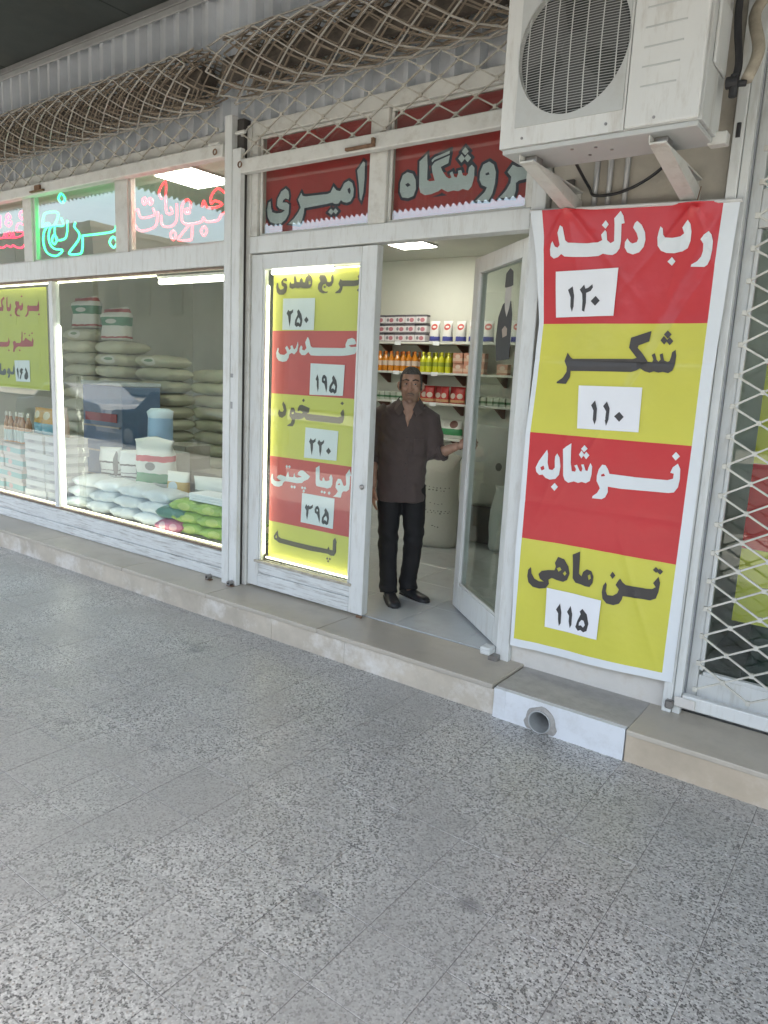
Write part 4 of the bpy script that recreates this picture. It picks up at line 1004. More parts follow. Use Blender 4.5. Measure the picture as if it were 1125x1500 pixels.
def pipe(name, pts, r, mat, lab, cat, seg=5):
    P = [Vector(p) for p in pts]; out = []
    for i in range(len(P) - 1):
        a, b, c, d = P[max(i - 1, 0)], P[i], P[i + 1], P[min(i + 2, len(P) - 1)]
        for k in range(seg):
            t = k / seg
            out.append(.5 * ((2 * b) + (c - a) * t + (2 * a - 5 * b + 4 * c - d) * t * t + (3 * b - a - 3 * c + d) * t ** 3))
    out.append(P[-1])
    return tag(MB().tube(out, r, 8).build(name, mat, None, smooth=True), lab, cat)
pipe('refrigerant_pipe', [(-.80, -.44, 3.02), (-.79, -.42, 3.10), (-.82, -.40, 3.30), (-.815, -.38, 3.62)], .015, BLACKP, 'black insulated refrigerant pipe rising from the air conditioner valve', 'pipe')
pipe('refrigerant_pipe', [(-.75, -.43, 3.03), (-.735, -.36, 3.16), (-.79, -.25, 3.34), (-.765, -.16, 3.48), (-.80, -.10, 3.62)], .024, M('wrap_tape', (.42, .37, .29), .8, var=.2, vs=14, bump=.4, bs=50), 'thick tan taped pipe bundle curling up behind the air conditioner', 'pipe')
pipe('power_cable', [(-1.50, -.33, 2.86), (-1.515, -.16, 2.82), (-1.52, -.045, 2.79), (-1.49, -.035, 2.752), (-1.36, -.045, 2.752), (-1.22, -.08, 2.79), (-1.10, -.16, 2.84), (-1.04, -.3, 2.86)], .0075, BLACKP, 'black power cable drooping under the air conditioner', 'cable')
for x, lab in ((-1.50, 'grey vertical conduit on the wall beside the black cable loop'), (-1.43, 'grey vertical conduit on the wall between two others'), (-1.345, 'grey vertical conduit on the wall farthest from the doorway')):
    tag(MB().tube([(x, -.014, 2.50), (x, -.014, 3.58)], .0135, 10).build('wall_conduit', M('conduit', (.45, .46, .46), .4, .2, var=.08), None, smooth=True), lab, 'pipe')
tag(MB().box(-1.665, -1.615, -.02, -.0015, 2.78, 2.85).build('wall_socket', M('socket_dark', (.1, .09, .08), .7), None, .004), 'small dark recessed wall box under the air conditioner', 'socket')
def bracket(x, lab):
    t = thing('wall_bracket', (x, -.3, 2.45), lab, 'bracket')
    bx('bracket_arm', (x - .034, x + .034, -.615, -.001, 2.778, 2.786), CREAM, t, .001)
    bx('bracket_arm', (x - .036, x - .031, -.615, -.001, 2.787, 2.816), CREAM, t, .001)
    bx('wall_strip', (x - .022, x + .022, -.006, -.001, 2.66, 2.777), CREAM, t, .001)
    # tapered gusset plate folded as a channel
    for s in (-1, 1):
        MB().prism([(-.58, 2.777), (-.30, 2.777), (-.012, 2.735), (-.012, 2.675), (-.06, 2.675)], 'x', x + s * .034 - .002, x + s * .034 + .002).build('gusset', CREAM, t)
    MB().prism([(-.58, 2.777), (-.574, 2.777), (-.054, 2.675), (-.06, 2.675)], 'x', x - .0315, x + .0315).build('gusset_face', CREAM, t)
    bx('rubber_pad', (x - .028, x + .028, -.57, -.50, 2.787, 2.8175), STEEL, t, .003)
bracket(-1.60, 'cream steel wall bracket under the fan end of the air conditioner')
bracket(-1.02, 'cream steel wall bracket under the plain panel end of the air conditioner')

# ------------------------------------------------------------------ hanging price banner
BX0, BX1, BZ0, BZ1 = -1.822, -.802, .318, 2.672
def bdisp(x, z):
    w = .020 * noise.noise(Vector((x * 2.6, z * 1.1, 4))) + .006 * noise.noise(Vector((x * 9, z * 3, 9)))
    top = max(0, (z - 2.15) / .5)
    for cx in (-1.62, -.98, -1.75):
        d = (x - cx) / (.05 + .30 * (2.69 - z) + .02)
        w += -.022 * top * math.exp(-d * d)
    w += .010 * max(0, (.9 - z)) * math.sin(x * 7)
    # diagonal pull fold
    w += .006 * math.exp(-((x + 1.15 - (z - 2.0) * .45) / .035) ** 2) * (1 if z > 1.6 else max(0, z - 1.1) / .5)
    # sharp creases radiating from the two ties and one long pull fold
    for tx, tz, sl in ((-1.60, 2.68, -.55), (-1.60, 2.68, .25), (-1.60, 2.68, .9), (-.985, 2.65, -.8), (-.985, 2.65, -.2), (-.985, 2.65, .45)):
        d = x - tx - sl * (tz - z); L = tz - z
        if L > 0: w += -.012 * math.exp(-abs(d) / .014) * math.exp(-L / .22)
    for x0_, z0_, sl, ln in ((-1.22, 1.75, .55, .8), (-1.55, 1.35, .3, .35), (-1.05, .75, -.4, .4)):
        d = x - x0_ - sl * (z - z0_); w += -.008 * math.exp(-abs(d) / .016) * math.exp(-((z - z0_) / ln) ** 2 * 2)
    for zf in (1.93, 1.16):
        w += .004 * math.exp(-abs(z - zf) / .008)
    return w
ban = thing('price_banner', (-1.31, -.09, .3), 'tall red and yellow price banner hung on the pillar beneath the air conditioner', 'banner')
def interp(z, tab):
    for (z1, v1), (z0, v0) in zip(tab[:-1], tab[1:]):
        if z >= z0: return v0 + (v1 - v0) * min(1, (z - z0) / (z1 - z0))
    return tab[-1][1]
LE = [(2.69, -1.813), (2.55, -1.775), (2.45, -1.752), (2.117, -1.712), (1.53, -1.738), (.94, -1.735), (.30, -1.727)]
LI = [(2.69, -1.740), (2.55, -1.715), (2.40, -1.705), (2.117, -1.687), (1.53, -1.711), (.94, -1.703), (.30, -1.708)]
RI = [(2.69, -.860), (1.54, -.868), (.30, -.875)]
RE = [(2.69, -.788), (1.72, -.815), (.30, -.822)]
NX, NZ = 96, 200
mb = MB(); zs = [BZ0 + (BZ1 - BZ0) * j / NZ for j in range(NZ + 1)]
BR = [2.115, 1.539, .948]
# snap rows to the printed band limits
for b in BR + [.362]:
    j = min(range(NZ + 1), key=lambda q: abs(zs[q] - b)); zs[j] = b
RX = -.872; LXs = lambda z: -1.712 if z > 2.12 else -1.735
us = [i / NX for i in range(NX + 1)]
ul, ur = None, None
grid = []
for z in zs:
    l_, r_, il, ir = interp(z, LE), interp(z, RE), interp(z, LI), interp(z, RI)
    row = []
    for i in range(NX + 1):
        if i <= 4: x = l_ + (il - l_) * i / 4
        elif i >= NX - 4: x = ir + (r_ - ir) * (i - NX + 4) / 4
        else: x = il + (ir - il) * (i - 4) / (NX - 8)
        row.append((x, -.090 + bdisp(x, z), z + .018 * ((x + 1.31) / .5) * (max(0, (.70 - z) / .38) - max(0, (z - 2.25) / .42))))
    grid.append(row)
vs = [p for r in grid for p in r]; W1 = NX + 1
mats_idx = []
fs = []
for j in range(NZ):
    zc = (zs[j] + zs[j + 1]) / 2
    for i in range(NX):
        fs.append((j * W1 + i, j * W1 + i + 1, (j + 1) * W1 + i + 1, (j + 1) * W1 + i))
        if i < 4 or i >= NX - 4 or zc < .362: mats_idx.append(0)
        elif zc > BR[0]: mats_idx.append(1)
        elif zc > BR[1]: mats_idx.append(2)
        elif zc > BR[2]: mats_idx.append(1)
        else: mats_idx.append(2)
mb.add(vs, fs); mb.mi = mats_idx
sheet = mb.build('banner_sheet', [PWHITE, PRED, PYEL], ban, smooth=True)
def text(name, key, y, mat, parent, disp=None):
    for rings in TEXT[key]:
        mb = MB(); flat_poly(mb, rings, y, disp, .025); mb.build(name, mat, parent)
text('letter', 'banner_white', -.0945, PWHITE, ban, bdisp)
text('letter', 'banner_dark', -.0945, PDARK, ban, bdisp)
MB().tube([(-1.82, -.088, 2.695), (-.78, -.088, 2.652)], .009, 8).build('hanging_rod', M('rod_white', (.6, .6, .58), .4), ban)
for x in (-1.60, -.985):
    MB().tube([(x, -.098, 2.68 - (x + 1.83) * .041), (x + .01, -.085, 2.71 - (x + 1.83) * .041), (x + .012, -.06, 2.735)], .0025, 5).build('tie_wire', RUST, ban)
def price_card(key, y, lab, disp=None, curl=0):
    q = TEXT[key + '_card'][0][0]
    c = [Vector((q[i] / 1000, q[i + 1] / 1000)) for i in range(0, 8, 2)]
    cx = sum(p.x for p in c) / 4; cz = min(p.y for p in c)
    t = thing('price_card', (cx, y, cz), lab, 'price card')
    mb = MB(); n = 8; vs = []
    for j in range(n + 1):
        for i in range(n + 1):
            u, v = i / n, j / n
            p = (c[3] * (1 - u) + c[2] * u) * (1 - v) + (c[0] * (1 - u) + c[1] * u) * v
            vs.append((p.x, y + (disp(p.x, p.y) if disp else 0), p.y))
    mb.add(vs, [(j * (n + 1) + i, j * (n + 1) + i + 1, (j + 1) * (n + 1) + i + 1, (j + 1) * (n + 1) + i) for j in range(n) for i in range(n)])
    mb.build('card_sheet', PAPER, t, smooth=True)
    for rings in TEXT[key + '_digits']:
        mb = MB(); flat_poly(mb, rings, y - .002, disp); mb.build('digit', INK, t)
price_card('c120', -.0985, 'white price card with the digits 120 on the banner top red band', bdisp)
price_card('c110', -.0985, 'white price card with the digits 110 on the banner yellow band', bdisp)
price_card('c115', -.0985, 'white price card with the digits 115 at the banner foot', bdisp)

# ------------------------------------------------------------------ red name signs behind the transom glass
for (a, b, key, lab) in ((-3.922, -2.948, 'sign_amiri', 'red fascia sign with grey outlined name lettering over the shut door leaf'), (-2.812, -1.873, 'sign_shop', 'red fascia sign with grey outlined shop lettering beside the air conditioner')):
    t = thing('name_sign', ((a + b) / 2, .045, 2.73), lab, 'sign')
    bx('sign_board', (a, b, .040, .046, 2.729, 3.381), SRED, t, .001)
    for i, rings in enumerate(TEXT[key]):
        mo = MB(); flat_poly(mo, [grow(rings[0], 17)], .0385 - i * .0002); mo = mo.build('letter_outline', SNAVY, t)
        mf = MB(); flat_poly(mf, rings, .0355); mf.build('letter', SGREY, mo)

# ------------------------------------------------------------------ poster in the shut door leaf
dpst = thing('door_poster', (-3.44, .055, .41), 'lit red and yellow price poster filling the glass of the shut door leaf', 'poster')
mb = MB(); zb = [.404, .697, 1.188, 1.646, 2.090, 2.50]
for i in range(5):
    mb.cur = 0 if i % 2 == 0 else 1
    mb.add([(-3.845, .056, zb[i]), (-2.99, .056, zb[i]), (-2.99, .056, zb[i + 1]), (-3.845, .056, zb[i + 1])], [(0, 1, 2, 3)])
PYT = M('poster_yellow', (.70, .66, .14), .5, var=.04, vs=3); PRT = M('poster_red', (.62, .09, .085), .5, var=.06, vs=3)
sh = mb.build('poster_sheet', [PYT, PRT], dpst)
text('letter', 'door_dark', .0535, PBROWN, dpst); text('letter', 'door_white', .0535, PWHITE, dpst)
for k, lab in (('c250', 'white price card with the digits 250 on the door poster top yellow band'), ('c195', 'white price card with the digits 195 on the door poster upper red band'), ('c220', 'white price card with the digits 220 on the door poster middle yellow band'), ('c395', 'white price card with the digits 395 on the door poster lower red band')):
    price_card(k, .0495, lab)
def led(name, p0, p1, r, mat, lab, grp=None):
    o = MB().tube([p0, p1], r, 8).build(name, mat, None)
    return tag(o, lab, 'light', grp)
led('light_strip', (-3.866, .030, .44), (-3.866, .030, 2.40), .0085, LEDW, 'glowing warm light strip down the left edge of the door poster')
led('light_strip', (-3.84, .030, .418), (-3.01, .030, .418), .007, LEDW, 'glowing warm light strip along the foot of the door poster')
led('light_strip', (-3.83, .028, 2.487), (-3.27, .028, 2.487), .014, LED, 'bright white light tube at the top of the door poster')
led('light_strip', (-3.25, .030, 2.494), (-3.01, .030, 2.494), .004, LEDW, 'thin light strip continuing to the top right corner of the door poster')
# poster in the left display window
lp = thing('window_poster', (-7.6, .06, 1.52), 'yellow poster with red lettering hung inside the far left window pane', 'poster')
MB().box(-8.9, -6.870, .062, .066, 1.524, 2.496).build('poster_sheet', M('poster_lime', (.55, .56, .11), .5, var=.05, vs=3), lp)
text('letter', 'left_red', .0595, M('poster_crimson', (.40, .05, .07), .5), lp); text('letter', 'left_dark', .0595, M('poster_slate', (.10, .11, .12), .5), lp)
price_card('c165', .0565, 'small white price card with the digits 165 on the yellow window poster')
MB().box(-8.9, -6.868, .0605, .0615, 1.516, 1.5235).build('poster_edge', M('gold_edge', (.7, .65, .35), .3), lp)
led('light_strip', (-6.588, .022, .43), (-6.588, .022, 2.13), .013, LED, 'bright white vertical light strip on the window mullion')
led('light_strip', (-9.0, .030, .421), (-4.19, .030, .421), .0065, LEDW, 'glowing light strip along the sill of the display window')
led('light_strip', (-9.0, .030, 2.520), (-5.15, .030, 2.520), .006, LEDW, 'thin glowing light strip under the display window beam')
tb = thing('bright_patch_tube', (-4.75, .10, 2.46), 'added glowing white tube standing for a sky reflection at the head of the display window beside the post', 'added light')  # glowing tube added in place of the bright sky reflection here
bx('fixture', (-5.20, -4.18, .075, .125, 2.505, 2.525), WHITE, tb, .003)
MB().tube([(-5.19, .10, 2.482), (-4.19, .10, 2.482)], .021, 10).build('tube', LED, tb)
# ------------------------------------------------------------------ neon words in the transom
def neon(key, mat, lab):
    t = thing('neon_sign', (sum(p[0] for p in NEON[key]) / len(NEON[key]) / 1000, .07, 2.75), lab, 'neon sign')
    for q in NEON[key]:
        P = [Vector((q[i] / 1000, .07, q[i + 1] / 1000)) for i in range(0, len(q), 2)]
        cl = (P[0] - P[-1]).length < 1e-4; out = []
        for i in range(len(P) - 1):
            a = P[i - 1] if i > 0 else (P[-2] if cl else P[0]); d = P[i + 2] if i + 2 < len(P) else (P[1] if cl else P[-1]); b, c = P[i], P[i + 1]
            for k in range(3):
                s = k / 3
                out.append(.5 * ((2 * b) + (c - a) * s + (2 * a - 5 * b + 4 * c - d) * s * s + (3 * b - a - 3 * c + d) * s ** 3))
        out.append(P[-1])
        MB().tube(out, .0085, 6).build('neon_tube', mat, t, smooth=True)
neon('green', emit('neon_green', (.02, .95, .30), 1.5), 'glowing green neon lettering in the transom above the display window')
neon('red_beans', emit('neon_red', (1, .05, .06), .95), 'glowing red neon lettering in the transom beside the white post')
neon('red_dry', emit('neon_crimson', (1, .03, .09), .85), 'glowing crimson neon lettering in the far left transom pane')

for z, w, h in ((1.745, .030, .028), (1.52, .022, .05)):
    tag(MB().box(-4.078 - w / 2, -4.078 + w / 2, -.1195, -.1182, z, z + h).build('paper_sticker', M('sticker_grey', (.32, .33, .33), .7), None), 'small worn grey sticker on the white post' if w > .025 else 'torn pale strip of sticker low on the white post', 'sticker')

# ------------------------------------------------------------------ inside: lamps
for (x, y, lab) in ((-5.315, .56, 'square glowing ceiling light panel above the display window'), (-5.28, 3.79, 'square glowing ceiling light panel near the back shelves')):
    t = thing('ceiling_light', (x, y, 3.39), lab, 'ceiling light')
    bx('frame', (x - .255, x + .255, y - .245, y + .245, 3.402, 3.418), WHITE, t, .002)
    bx('diffuser', (x - .24, x + .24, y - .23, y + .23, 3.396, 3.4015), PANEL, t, 0)
# ------------------------------------------------------------------ wall shelves with goods
def shelf(z, x0, x1, lab, y0=4.50):
    t = thing('wall_shelf', ((x0 + x1) / 2, 4.67, z - .03), lab, 'shelf')
    bx('shelf_board', (x0, x1, y0, 4.845, z - .028, z), M('shelf_white', (.62, .63, .58), .5, var=.04), t, .003)
    x = x0 + .35
    k = 0
    while x < x1:
        MB().prism([(4.56, z - .030), (4.84, z - .030), (4.84, z - .16), (4.80, z - .16)], 'x', x - .012, x + .012).build('shelf_bracket', M('bracket_brown', (.16, .07, .05), .5), t)
        bx('price_tag', (x - .33, x - .23, y0 - .004, y0 - .0005, z - .045, z + .004), PAPER, t, .0005)
        x += .62; k += 1
    return t
shelf(2.300, -7.2, -3.0, 'topmost white wall shelf carrying soap boxes and detergent packs')
shelf(1.905, -7.2, -3.0, 'white wall shelf carrying orange and yellow bottles')
shelf(1.510, -7.2, -3.0, 'white wall shelf carrying red packets')
shelf(1.050, -7.2, -3.0, 'lowest white wall shelf with the green wrapped pack')
for x in (-6.6, -5.75, -4.98, -4.1):
    tag(bx('shelf_upright', (x - .018, x + .018, 4.848, 4.85, .9, 2.62), M('bracket_brown', (.16, .07, .05)), None, 0), 'brown steel upright holding the wall shelves', 'upright', 'uprights on the back wall') if False else None
def boxmesh(name, sx, sy, sz, mat, bev=.003):
    me = MB().box(-sx / 2, sx / 2, -sy / 2, sy / 2, 0, sz).mesh(name, bev); me.materials.append(mat); return me
def goods(name, me, spots, lab, cat, grp, jit=.02, rz=0):
    for s in spots:
        o = put(name, me, None, None, loc=(s[0], s[1] + random.uniform(-.012, .012), s[2]), rot=(0, 0, rz + random.uniform(-jit, jit) * 4))
        tag(o, lab, cat, grp)
soap = boxmesh('soap_box', .165, .10, .118, bands('soap_print', (.62, .60, .62), [(.78, 1.1, (.10, .09, .11)), (.0, .10, (.16, .15, .17))], spots=[(.62, .42, .22, .24, (.45, .16, .2)), (.25, .45, .12, .2, (.2, .2, .22))]))
goods('soap_box', soap, [(-6.42 + i * .172, 4.60, 2.301 + j * .1195) for i in range(6) for j in range(3)], 'white and black soap box stacked on the topmost wall shelf', 'box', 'soap boxes on the top shelf')
def pouch(name, w, d, h, mat):
    mb = MB(); n = 12; rows = 7; vs = []
    for j in range(rows):
        v = j / (rows - 1); dd = d * (.9 if v < .15 else 1) * max(.10, (1 - max(0, v - .45) / .55 * .92)); ww = w * (1 - .06 * math.sin(v * math.pi))
        for k in range(n):
            a = 2 * math.pi * k / n; c, s = math.cos(a), math.sin(a)
            vs.append((math.copysign(abs(c) ** .55, c) * ww / 2, math.copysign(abs(s) ** .75, s) * dd / 2, h * v))
    mb.add(vs, [(j * n + k, j * n + (k + 1) % n, (j + 1) * n + (k + 1) % n, (j + 1) * n + k) for j in range(rows - 1) for k in range(n)] + [tuple(range(n))[::-1], tuple(range((rows - 1) * n, rows * n))])
    me = mb.mesh(name, smooth=True); me.materials.append(mat); return me
det = pouch('detergent_pack', .15, .085, .275, bands('detergent_print', (.66, .66, .64), [(.06, .27, (.06, .07, .30))], spots=[(.5, .72, .33, .15, (.50, .07, .06)), (.5, .72, .2, .05, (.7, .7, .68))]))
goods('detergent_pack', det, [(-5.36 + i * .20, 4.60, 2.301) for i in range(11)], 'white detergent pack with red emblem and blue foot on the topmost wall shelf', 'detergent', 'detergent packs on the top shelf')
def bottle(name, r, h, mats):
    mb = MB().lathe([(r * .9, 0), (r, .01), (r, h * .55), (r * .93, h * .64), (r * .45, h * .80), (r * .4, h * .86)], 10)
    mb.cur = 1; mb.lathe([(r * .48, h * .862), (r * .48, h * .97), (r * .3, h)], 10)
    me = mb.mesh(name, smooth=False)
    for m in mats: me.materials.append(m)
    return me
ob = bottle('syrup_bottle', .043, .27, [bands('orange_print', (.55, .20, .02), [(.28, .52, (.62, .50, .42))], .25), M('cap_orange', (.55, .16, .03), .4)])
goods('syrup_bottle', ob, [(-6.42 + i * .098, 4.57 + .1 * j, 1.906) for i in range(9) for j in range(2)], 'orange bottle on the second wall shelf', 'bottle', 'orange bottles on the second shelf', .1)
yb = bottle('lemon_bottle', .044, .265, [bands('yellow_print', (.55, .55, .03), [(.30, .50, (.30, .36, .05))], .25), M('cap_yellow', (.6, .58, .06), .4)])
goods('lemon_bottle', yb, [(-5.50 + i * .098, 4.57 + .1 * j, 1.906) for i in range(5) for j in range(2)], 'yellow bottle on the second wall shelf', 'bottle', 'yellow bottles on the second shelf', .1)
pk = boxmesh('tea_box', .15, .1, .13, bands('pink_print', (.50, .24, .17), [(.2, .5, (.60, .42, .32))], spots=[(.5, .65, .25, .2, (.62, .5, .42))]))
goods('tea_box', pk, [(-4.95 + i * .157, 4.6, 1.906 + j * .131) for i in range(3) for j in range(2)] + [(-4.30, 4.6, 1.906)], 'pink printed carton on the second wall shelf', 'box', 'pink cartons on the second shelf')
sn = pouch('snack_packet', .14, .06, .22, bands('red_packet', (.42, .03, .03), [(.05, .22, (.50, .30, .16))], .3, spots=[(.5, .45, .3, .16, (.55, .48, .42))]))
goods('snack_packet', sn, [(-5.62 + i * .118, 4.60 + .05 * (i % 2), 1.511) for i in range(7)], 'glossy red packet on the third wall shelf', 'packet', 'red packets on the third shelf', .08)
gj = boxmesh('spice_box', .075, .07, .11, bands('green_print', (.42, .46, .40), [(.3, .55, (.06, .16, .08))]))
goods('spice_box', gj, [(-6.42 + i * .092, 4.58, 1.511) for i in range(7)] + [(-4.72 + i * .092, 4.58, 1.511) for i in range(8)], 'small green and white box on the third wall shelf', 'box', 'small boxes on the third shelf')
tp = pouch('white_packet', .15, .07, .24, bands('pale_print', (.55, .56, .52), [(.35, .55, (.36, .40, .36))]))
goods('white_packet', tp, [(-3.95 + i * .18, 4.6, 1.511) for i in range(5)] + [(-4.05 + i * .18, 4.6, 1.906) for i in range(5)], 'pale packet on the wall shelves behind the open door leaf', 'packet', 'pale packets on the shelves')
gp = pouch('wrapped_pack', .33, .12, .25, bands('green_pack', (.60, .61, .57), [(.18, .52, (.05, .26, .10))], .3, spots=[(.62, .75, .18, .2, (.16, .06, .05)), (.3, .72, .14, .12, (.5, .5, .46))]))
tag(put('wrapped_pack', gp, None, loc=(-5.02, 4.62, 1.051), rot=(0, 0, .1)), 'white pack with green wavy band on the lowest wall shelf', 'pack')

# ------------------------------------------------------------------ sacks
def lying_sack(name, l, w, h, seed, mat, blunt=.70):
    mb = MB(); nu, nv = 18, 16; vs = []
    for i in range(nu + 1):
        u = i / nu * 2 - 1; e = (1 - abs(u) ** 3.2)
        hh = max(.008, h * (e ** blunt) * (1 if abs(u) < .98 else .1)); ww = w * (.80 + .20 * e ** .5)
        for k in range(nv):
            a = 2 * math.pi * k / nv; c, s = math.cos(a), math.sin(a)
            y = math.copysign(abs(c) ** .6, c) * ww / 2; z = math.copysign(abs(s) ** .8, s) * hh / 2
            b = 1 + .16 * noise.noise(Vector((u * 2.6 + seed, y * 9, z * 9))) + .05 * noise.noise(Vector((u * 8 + seed, y * 26, z * 20)))
            vs.append((u * l / 2, y * b, h / 2 + z * b - (.0 if s > 0 else 0)))
    mb.add(vs, [(i * nv + k, i * nv + (k + 1) % nv, (i + 1) * nv + (k + 1) % nv, (i + 1) * nv + k) for i in range(nu) for k in range(nv)] + [tuple(range(nv))[::-1], tuple(range(nu * nv, (nu + 1) * nv))])
    me = mb.mesh(name, smooth=True); me.materials.append(mat); return me
def standing_sack(name, w, d, h, seed, mat, top=.25, fold=True):
    mb = MB(); n = 20; rows = 16; vs = []
    for j in range(rows + 1):
        v = j / rows
        t = max(0, (v - (1 - top)) / top)
        ww = w * (1 + .05 * math.sin(v * 5 + seed)) * (1 - .05 * (1 - t) * (1 if v < .06 else 0)) * (1 - .10 * t * (1 - t) * 4 * .6)
        dd = d * (1 - .82 * t ** .8) * (.9 if v < .05 else 1)
        for k in range(n):
            a = 2 * math.pi * k / n; c, s = math.cos(a), math.sin(a)
            x = math.copysign(abs(c) ** .65, c) * ww / 2; y = math.copysign(abs(s) ** .75, s) * dd / 2
            b = noise.noise(Vector((x * 7 + seed, y * 7, v * h * 7))) * .014 + noise.noise(Vector((x * 20 + seed, y * 20, v * h * 12))) * .006
            z = h * v + (t * .03 * math.sin(x * 18 + seed) * h)
            vs.append((x + b, y + b + .03 * t * math.sin(x * 9 + seed), z))
    mb.add(vs, [(j * n + k, j * n + (k + 1) % n, (j + 1) * n + (k + 1) % n, (j + 1) * n + k) for j in range(rows) for k in range(n)] + [tuple(range(n))[::-1], tuple(range(rows * n, (rows + 1) * n))])
    me = mb.mesh(name, smooth=True); me.materials.append(mat); return me
def cloth_mat(name, c, rough=.65, marks=None):
    return bands(name, c, marks or [], rough, bump=.5)
JUTE = M('sack_olive', (.54, .53, .41), .7, var=.12, vs=5, bump=.4, bs=60, rnd=.12, dirt=(.40, .38, .26), dscale=5, damt=.5)
js = [lying_sack('rice_sack', .74, .46, .175, s, JUTE, .36) for s in (1, 5)] + [lying_sack('rice_sack', .74, .46, .17, 9, bands('labelled_sack', (.50, .49, .38), [], .6, spots=[(.5, .5, .2, .3, (.60, .60, .55)), (.5, .55, .12, .1, (.2, .3, .2))], bump=.5), .36)]
stackspots = []
for ci, (x, top, y) in enumerate(((-9.50, 13, 2.15), (-8.78, 12, 2.18), (-8.06, 11, 2.32), (-7.50, 10, 2.75))):
    for r in range(top):
        stackspots.append((x + random.uniform(-.03, .03), y + random.uniform(-.03, .03), FL + .001 + r * .160))
for i, s in enumerate(stackspots):
    tag(put('rice_sack', js[random.choice((0, 1, 0, 1, 2))], None, loc=s, rot=(0, 0, random.uniform(-.05, .05) + (math.pi if random.random() < .5 else 0))), 'olive rice sack lying in the tall stack deep behind the display window', 'sack', 'stacked rice sacks')
bagRG = bands('rice_bag_print', (.58, .58, .54), [(.84, .95, (.33, .06, .06)), (.44, .70, (.06, .20, .12)), (.06, .12, (.33, .07, .07))], .45, spots=[(.5, .57, .2, .07, (.5, .5, .46))])
rb = standing_sack('rice_bag', .55, .2, .42, 3, bagRG, .2)
for x in (-9.55, -8.85):
    tag(put('rice_bag', rb, None, loc=(x, 2.15, FL + (13 if x < -9 else 12) * .16 + .02), rot=(0, 0, .05)), 'white rice bag with green emblem standing atop the tall sack stack', 'bag', 'bags atop the sack stack')
# display platform
tag(bx('display_platform', (-9.1, -4.25, .08, 1.05, .187, .385), M('platform_wood', (.42, .36, .28), .5, var=.15, vs=8), None, .006), 'low wooden display platform inside the left shop window', 'platform')
WBAG = M('sugar_bag_white', (.66, .70, .74), .3, var=.06, vs=6, bump=.5, bs=24, rnd=.08)
wb = [lying_sack('sugar_bag', .39, .30, .122, s, WBAG) for s in (2, 6)]
for r in range(3):
    for i in range(4):
        tag(put('sugar_bag', wb[(i + r) % 2], None, loc=(-6.62 + i * .385 + random.uniform(-.015, .015) + .02 * r, .27 + .035 * r, .386 + r * .1), rot=(0, random.uniform(-.03, .03), .12 + random.uniform(-.05, .05))), 'plump white sugar bag in the low pile at the display window', 'bag', 'white bags piled in the window')
GB = bands('green_bag_print', (.30, .46, .10), [], .25, spots=[(.5, .5, .18, .3, (.44, .55, .16))], bump=.4)
gb = [lying_sack('bean_bag', .33, .26, .105, s, GB) for s in (4, 8)]
for r in range(3):
    for i in range(3):
        tag(put('bean_bag', gb[(i + r) % 2], None, loc=(-4.94 + i * .30 - .04 * r, .28 + .02 * i, .386 + r * .096), rot=(0, 0, .35 + random.uniform(-.1, .1))), 'shiny green bag in the pile beside the white post', 'bag', 'green bags piled in the window')
pb = lying_sack('bean_bag', .30, .26, .12, 5, bands('pink_bag_print', (.52, .16, .26), [], .3, spots=[(.3, .5, .1, .3, (.7, .5, .55)), (.7, .5, .12, .25, (.66, .4, .46))], bump=.4))
tag(put('bean_bag', pb, None, loc=(-5.12, .20, .386), rot=(0, 0, .25)), 'pink patterned bag lying between the white and green bags', 'bag')
db = lying_sack('bean_bag', .32, .26, .11, 7, bands('teal_bag_print', (.07, .20, .16), [], .3, bump=.4))
tag(put('bean_bag', db, None, loc=(-5.14, .22, .502), rot=(0, 0, .3)), 'dark green bag lying on the pink patterned bag', 'bag')
st1 = standing_sack('rice_bag', .40, .17, .56, 2, bands('white_rg_print', (.64, .65, .63), [(.60, .70, (.52, .06, .10)), (.24, .40, (.04, .25, .13))], .4, spots=[(.45, .52, .12, .07, (.2, .2, .2))]), .25)
tag(put('rice_bag', st1, None, loc=(-5.93, .60, .56), rot=(.06, 0, .5)), 'white rice bag with red and green printed bands standing behind the white bags', 'bag')
st2 = standing_sack('flour_bag', .24, .14, .42, 5, bands('white_black_print', (.62, .64, .66), [(.62, .66, (.08, .08, .1)), (.34, .38, (.1, .1, .12)), (.44, .46, (.12, .12, .14))], .4, spots=[(.8, .6, .1, .3, (.15, .15, .17))]), .25)
for x, y, z_, a, nm in ((-6.62, .58, .55, .35, 'flour bag with black print leaning beside the dark cooler'), (-6.30, .60, .55, .6, 'flour bag with black print standing beside the red and green rice bag')):
    tag(put('flour_bag', st2, None, loc=(x, y, z_), rot=(.04, 0, a)), 'white ' + nm, 'bag')
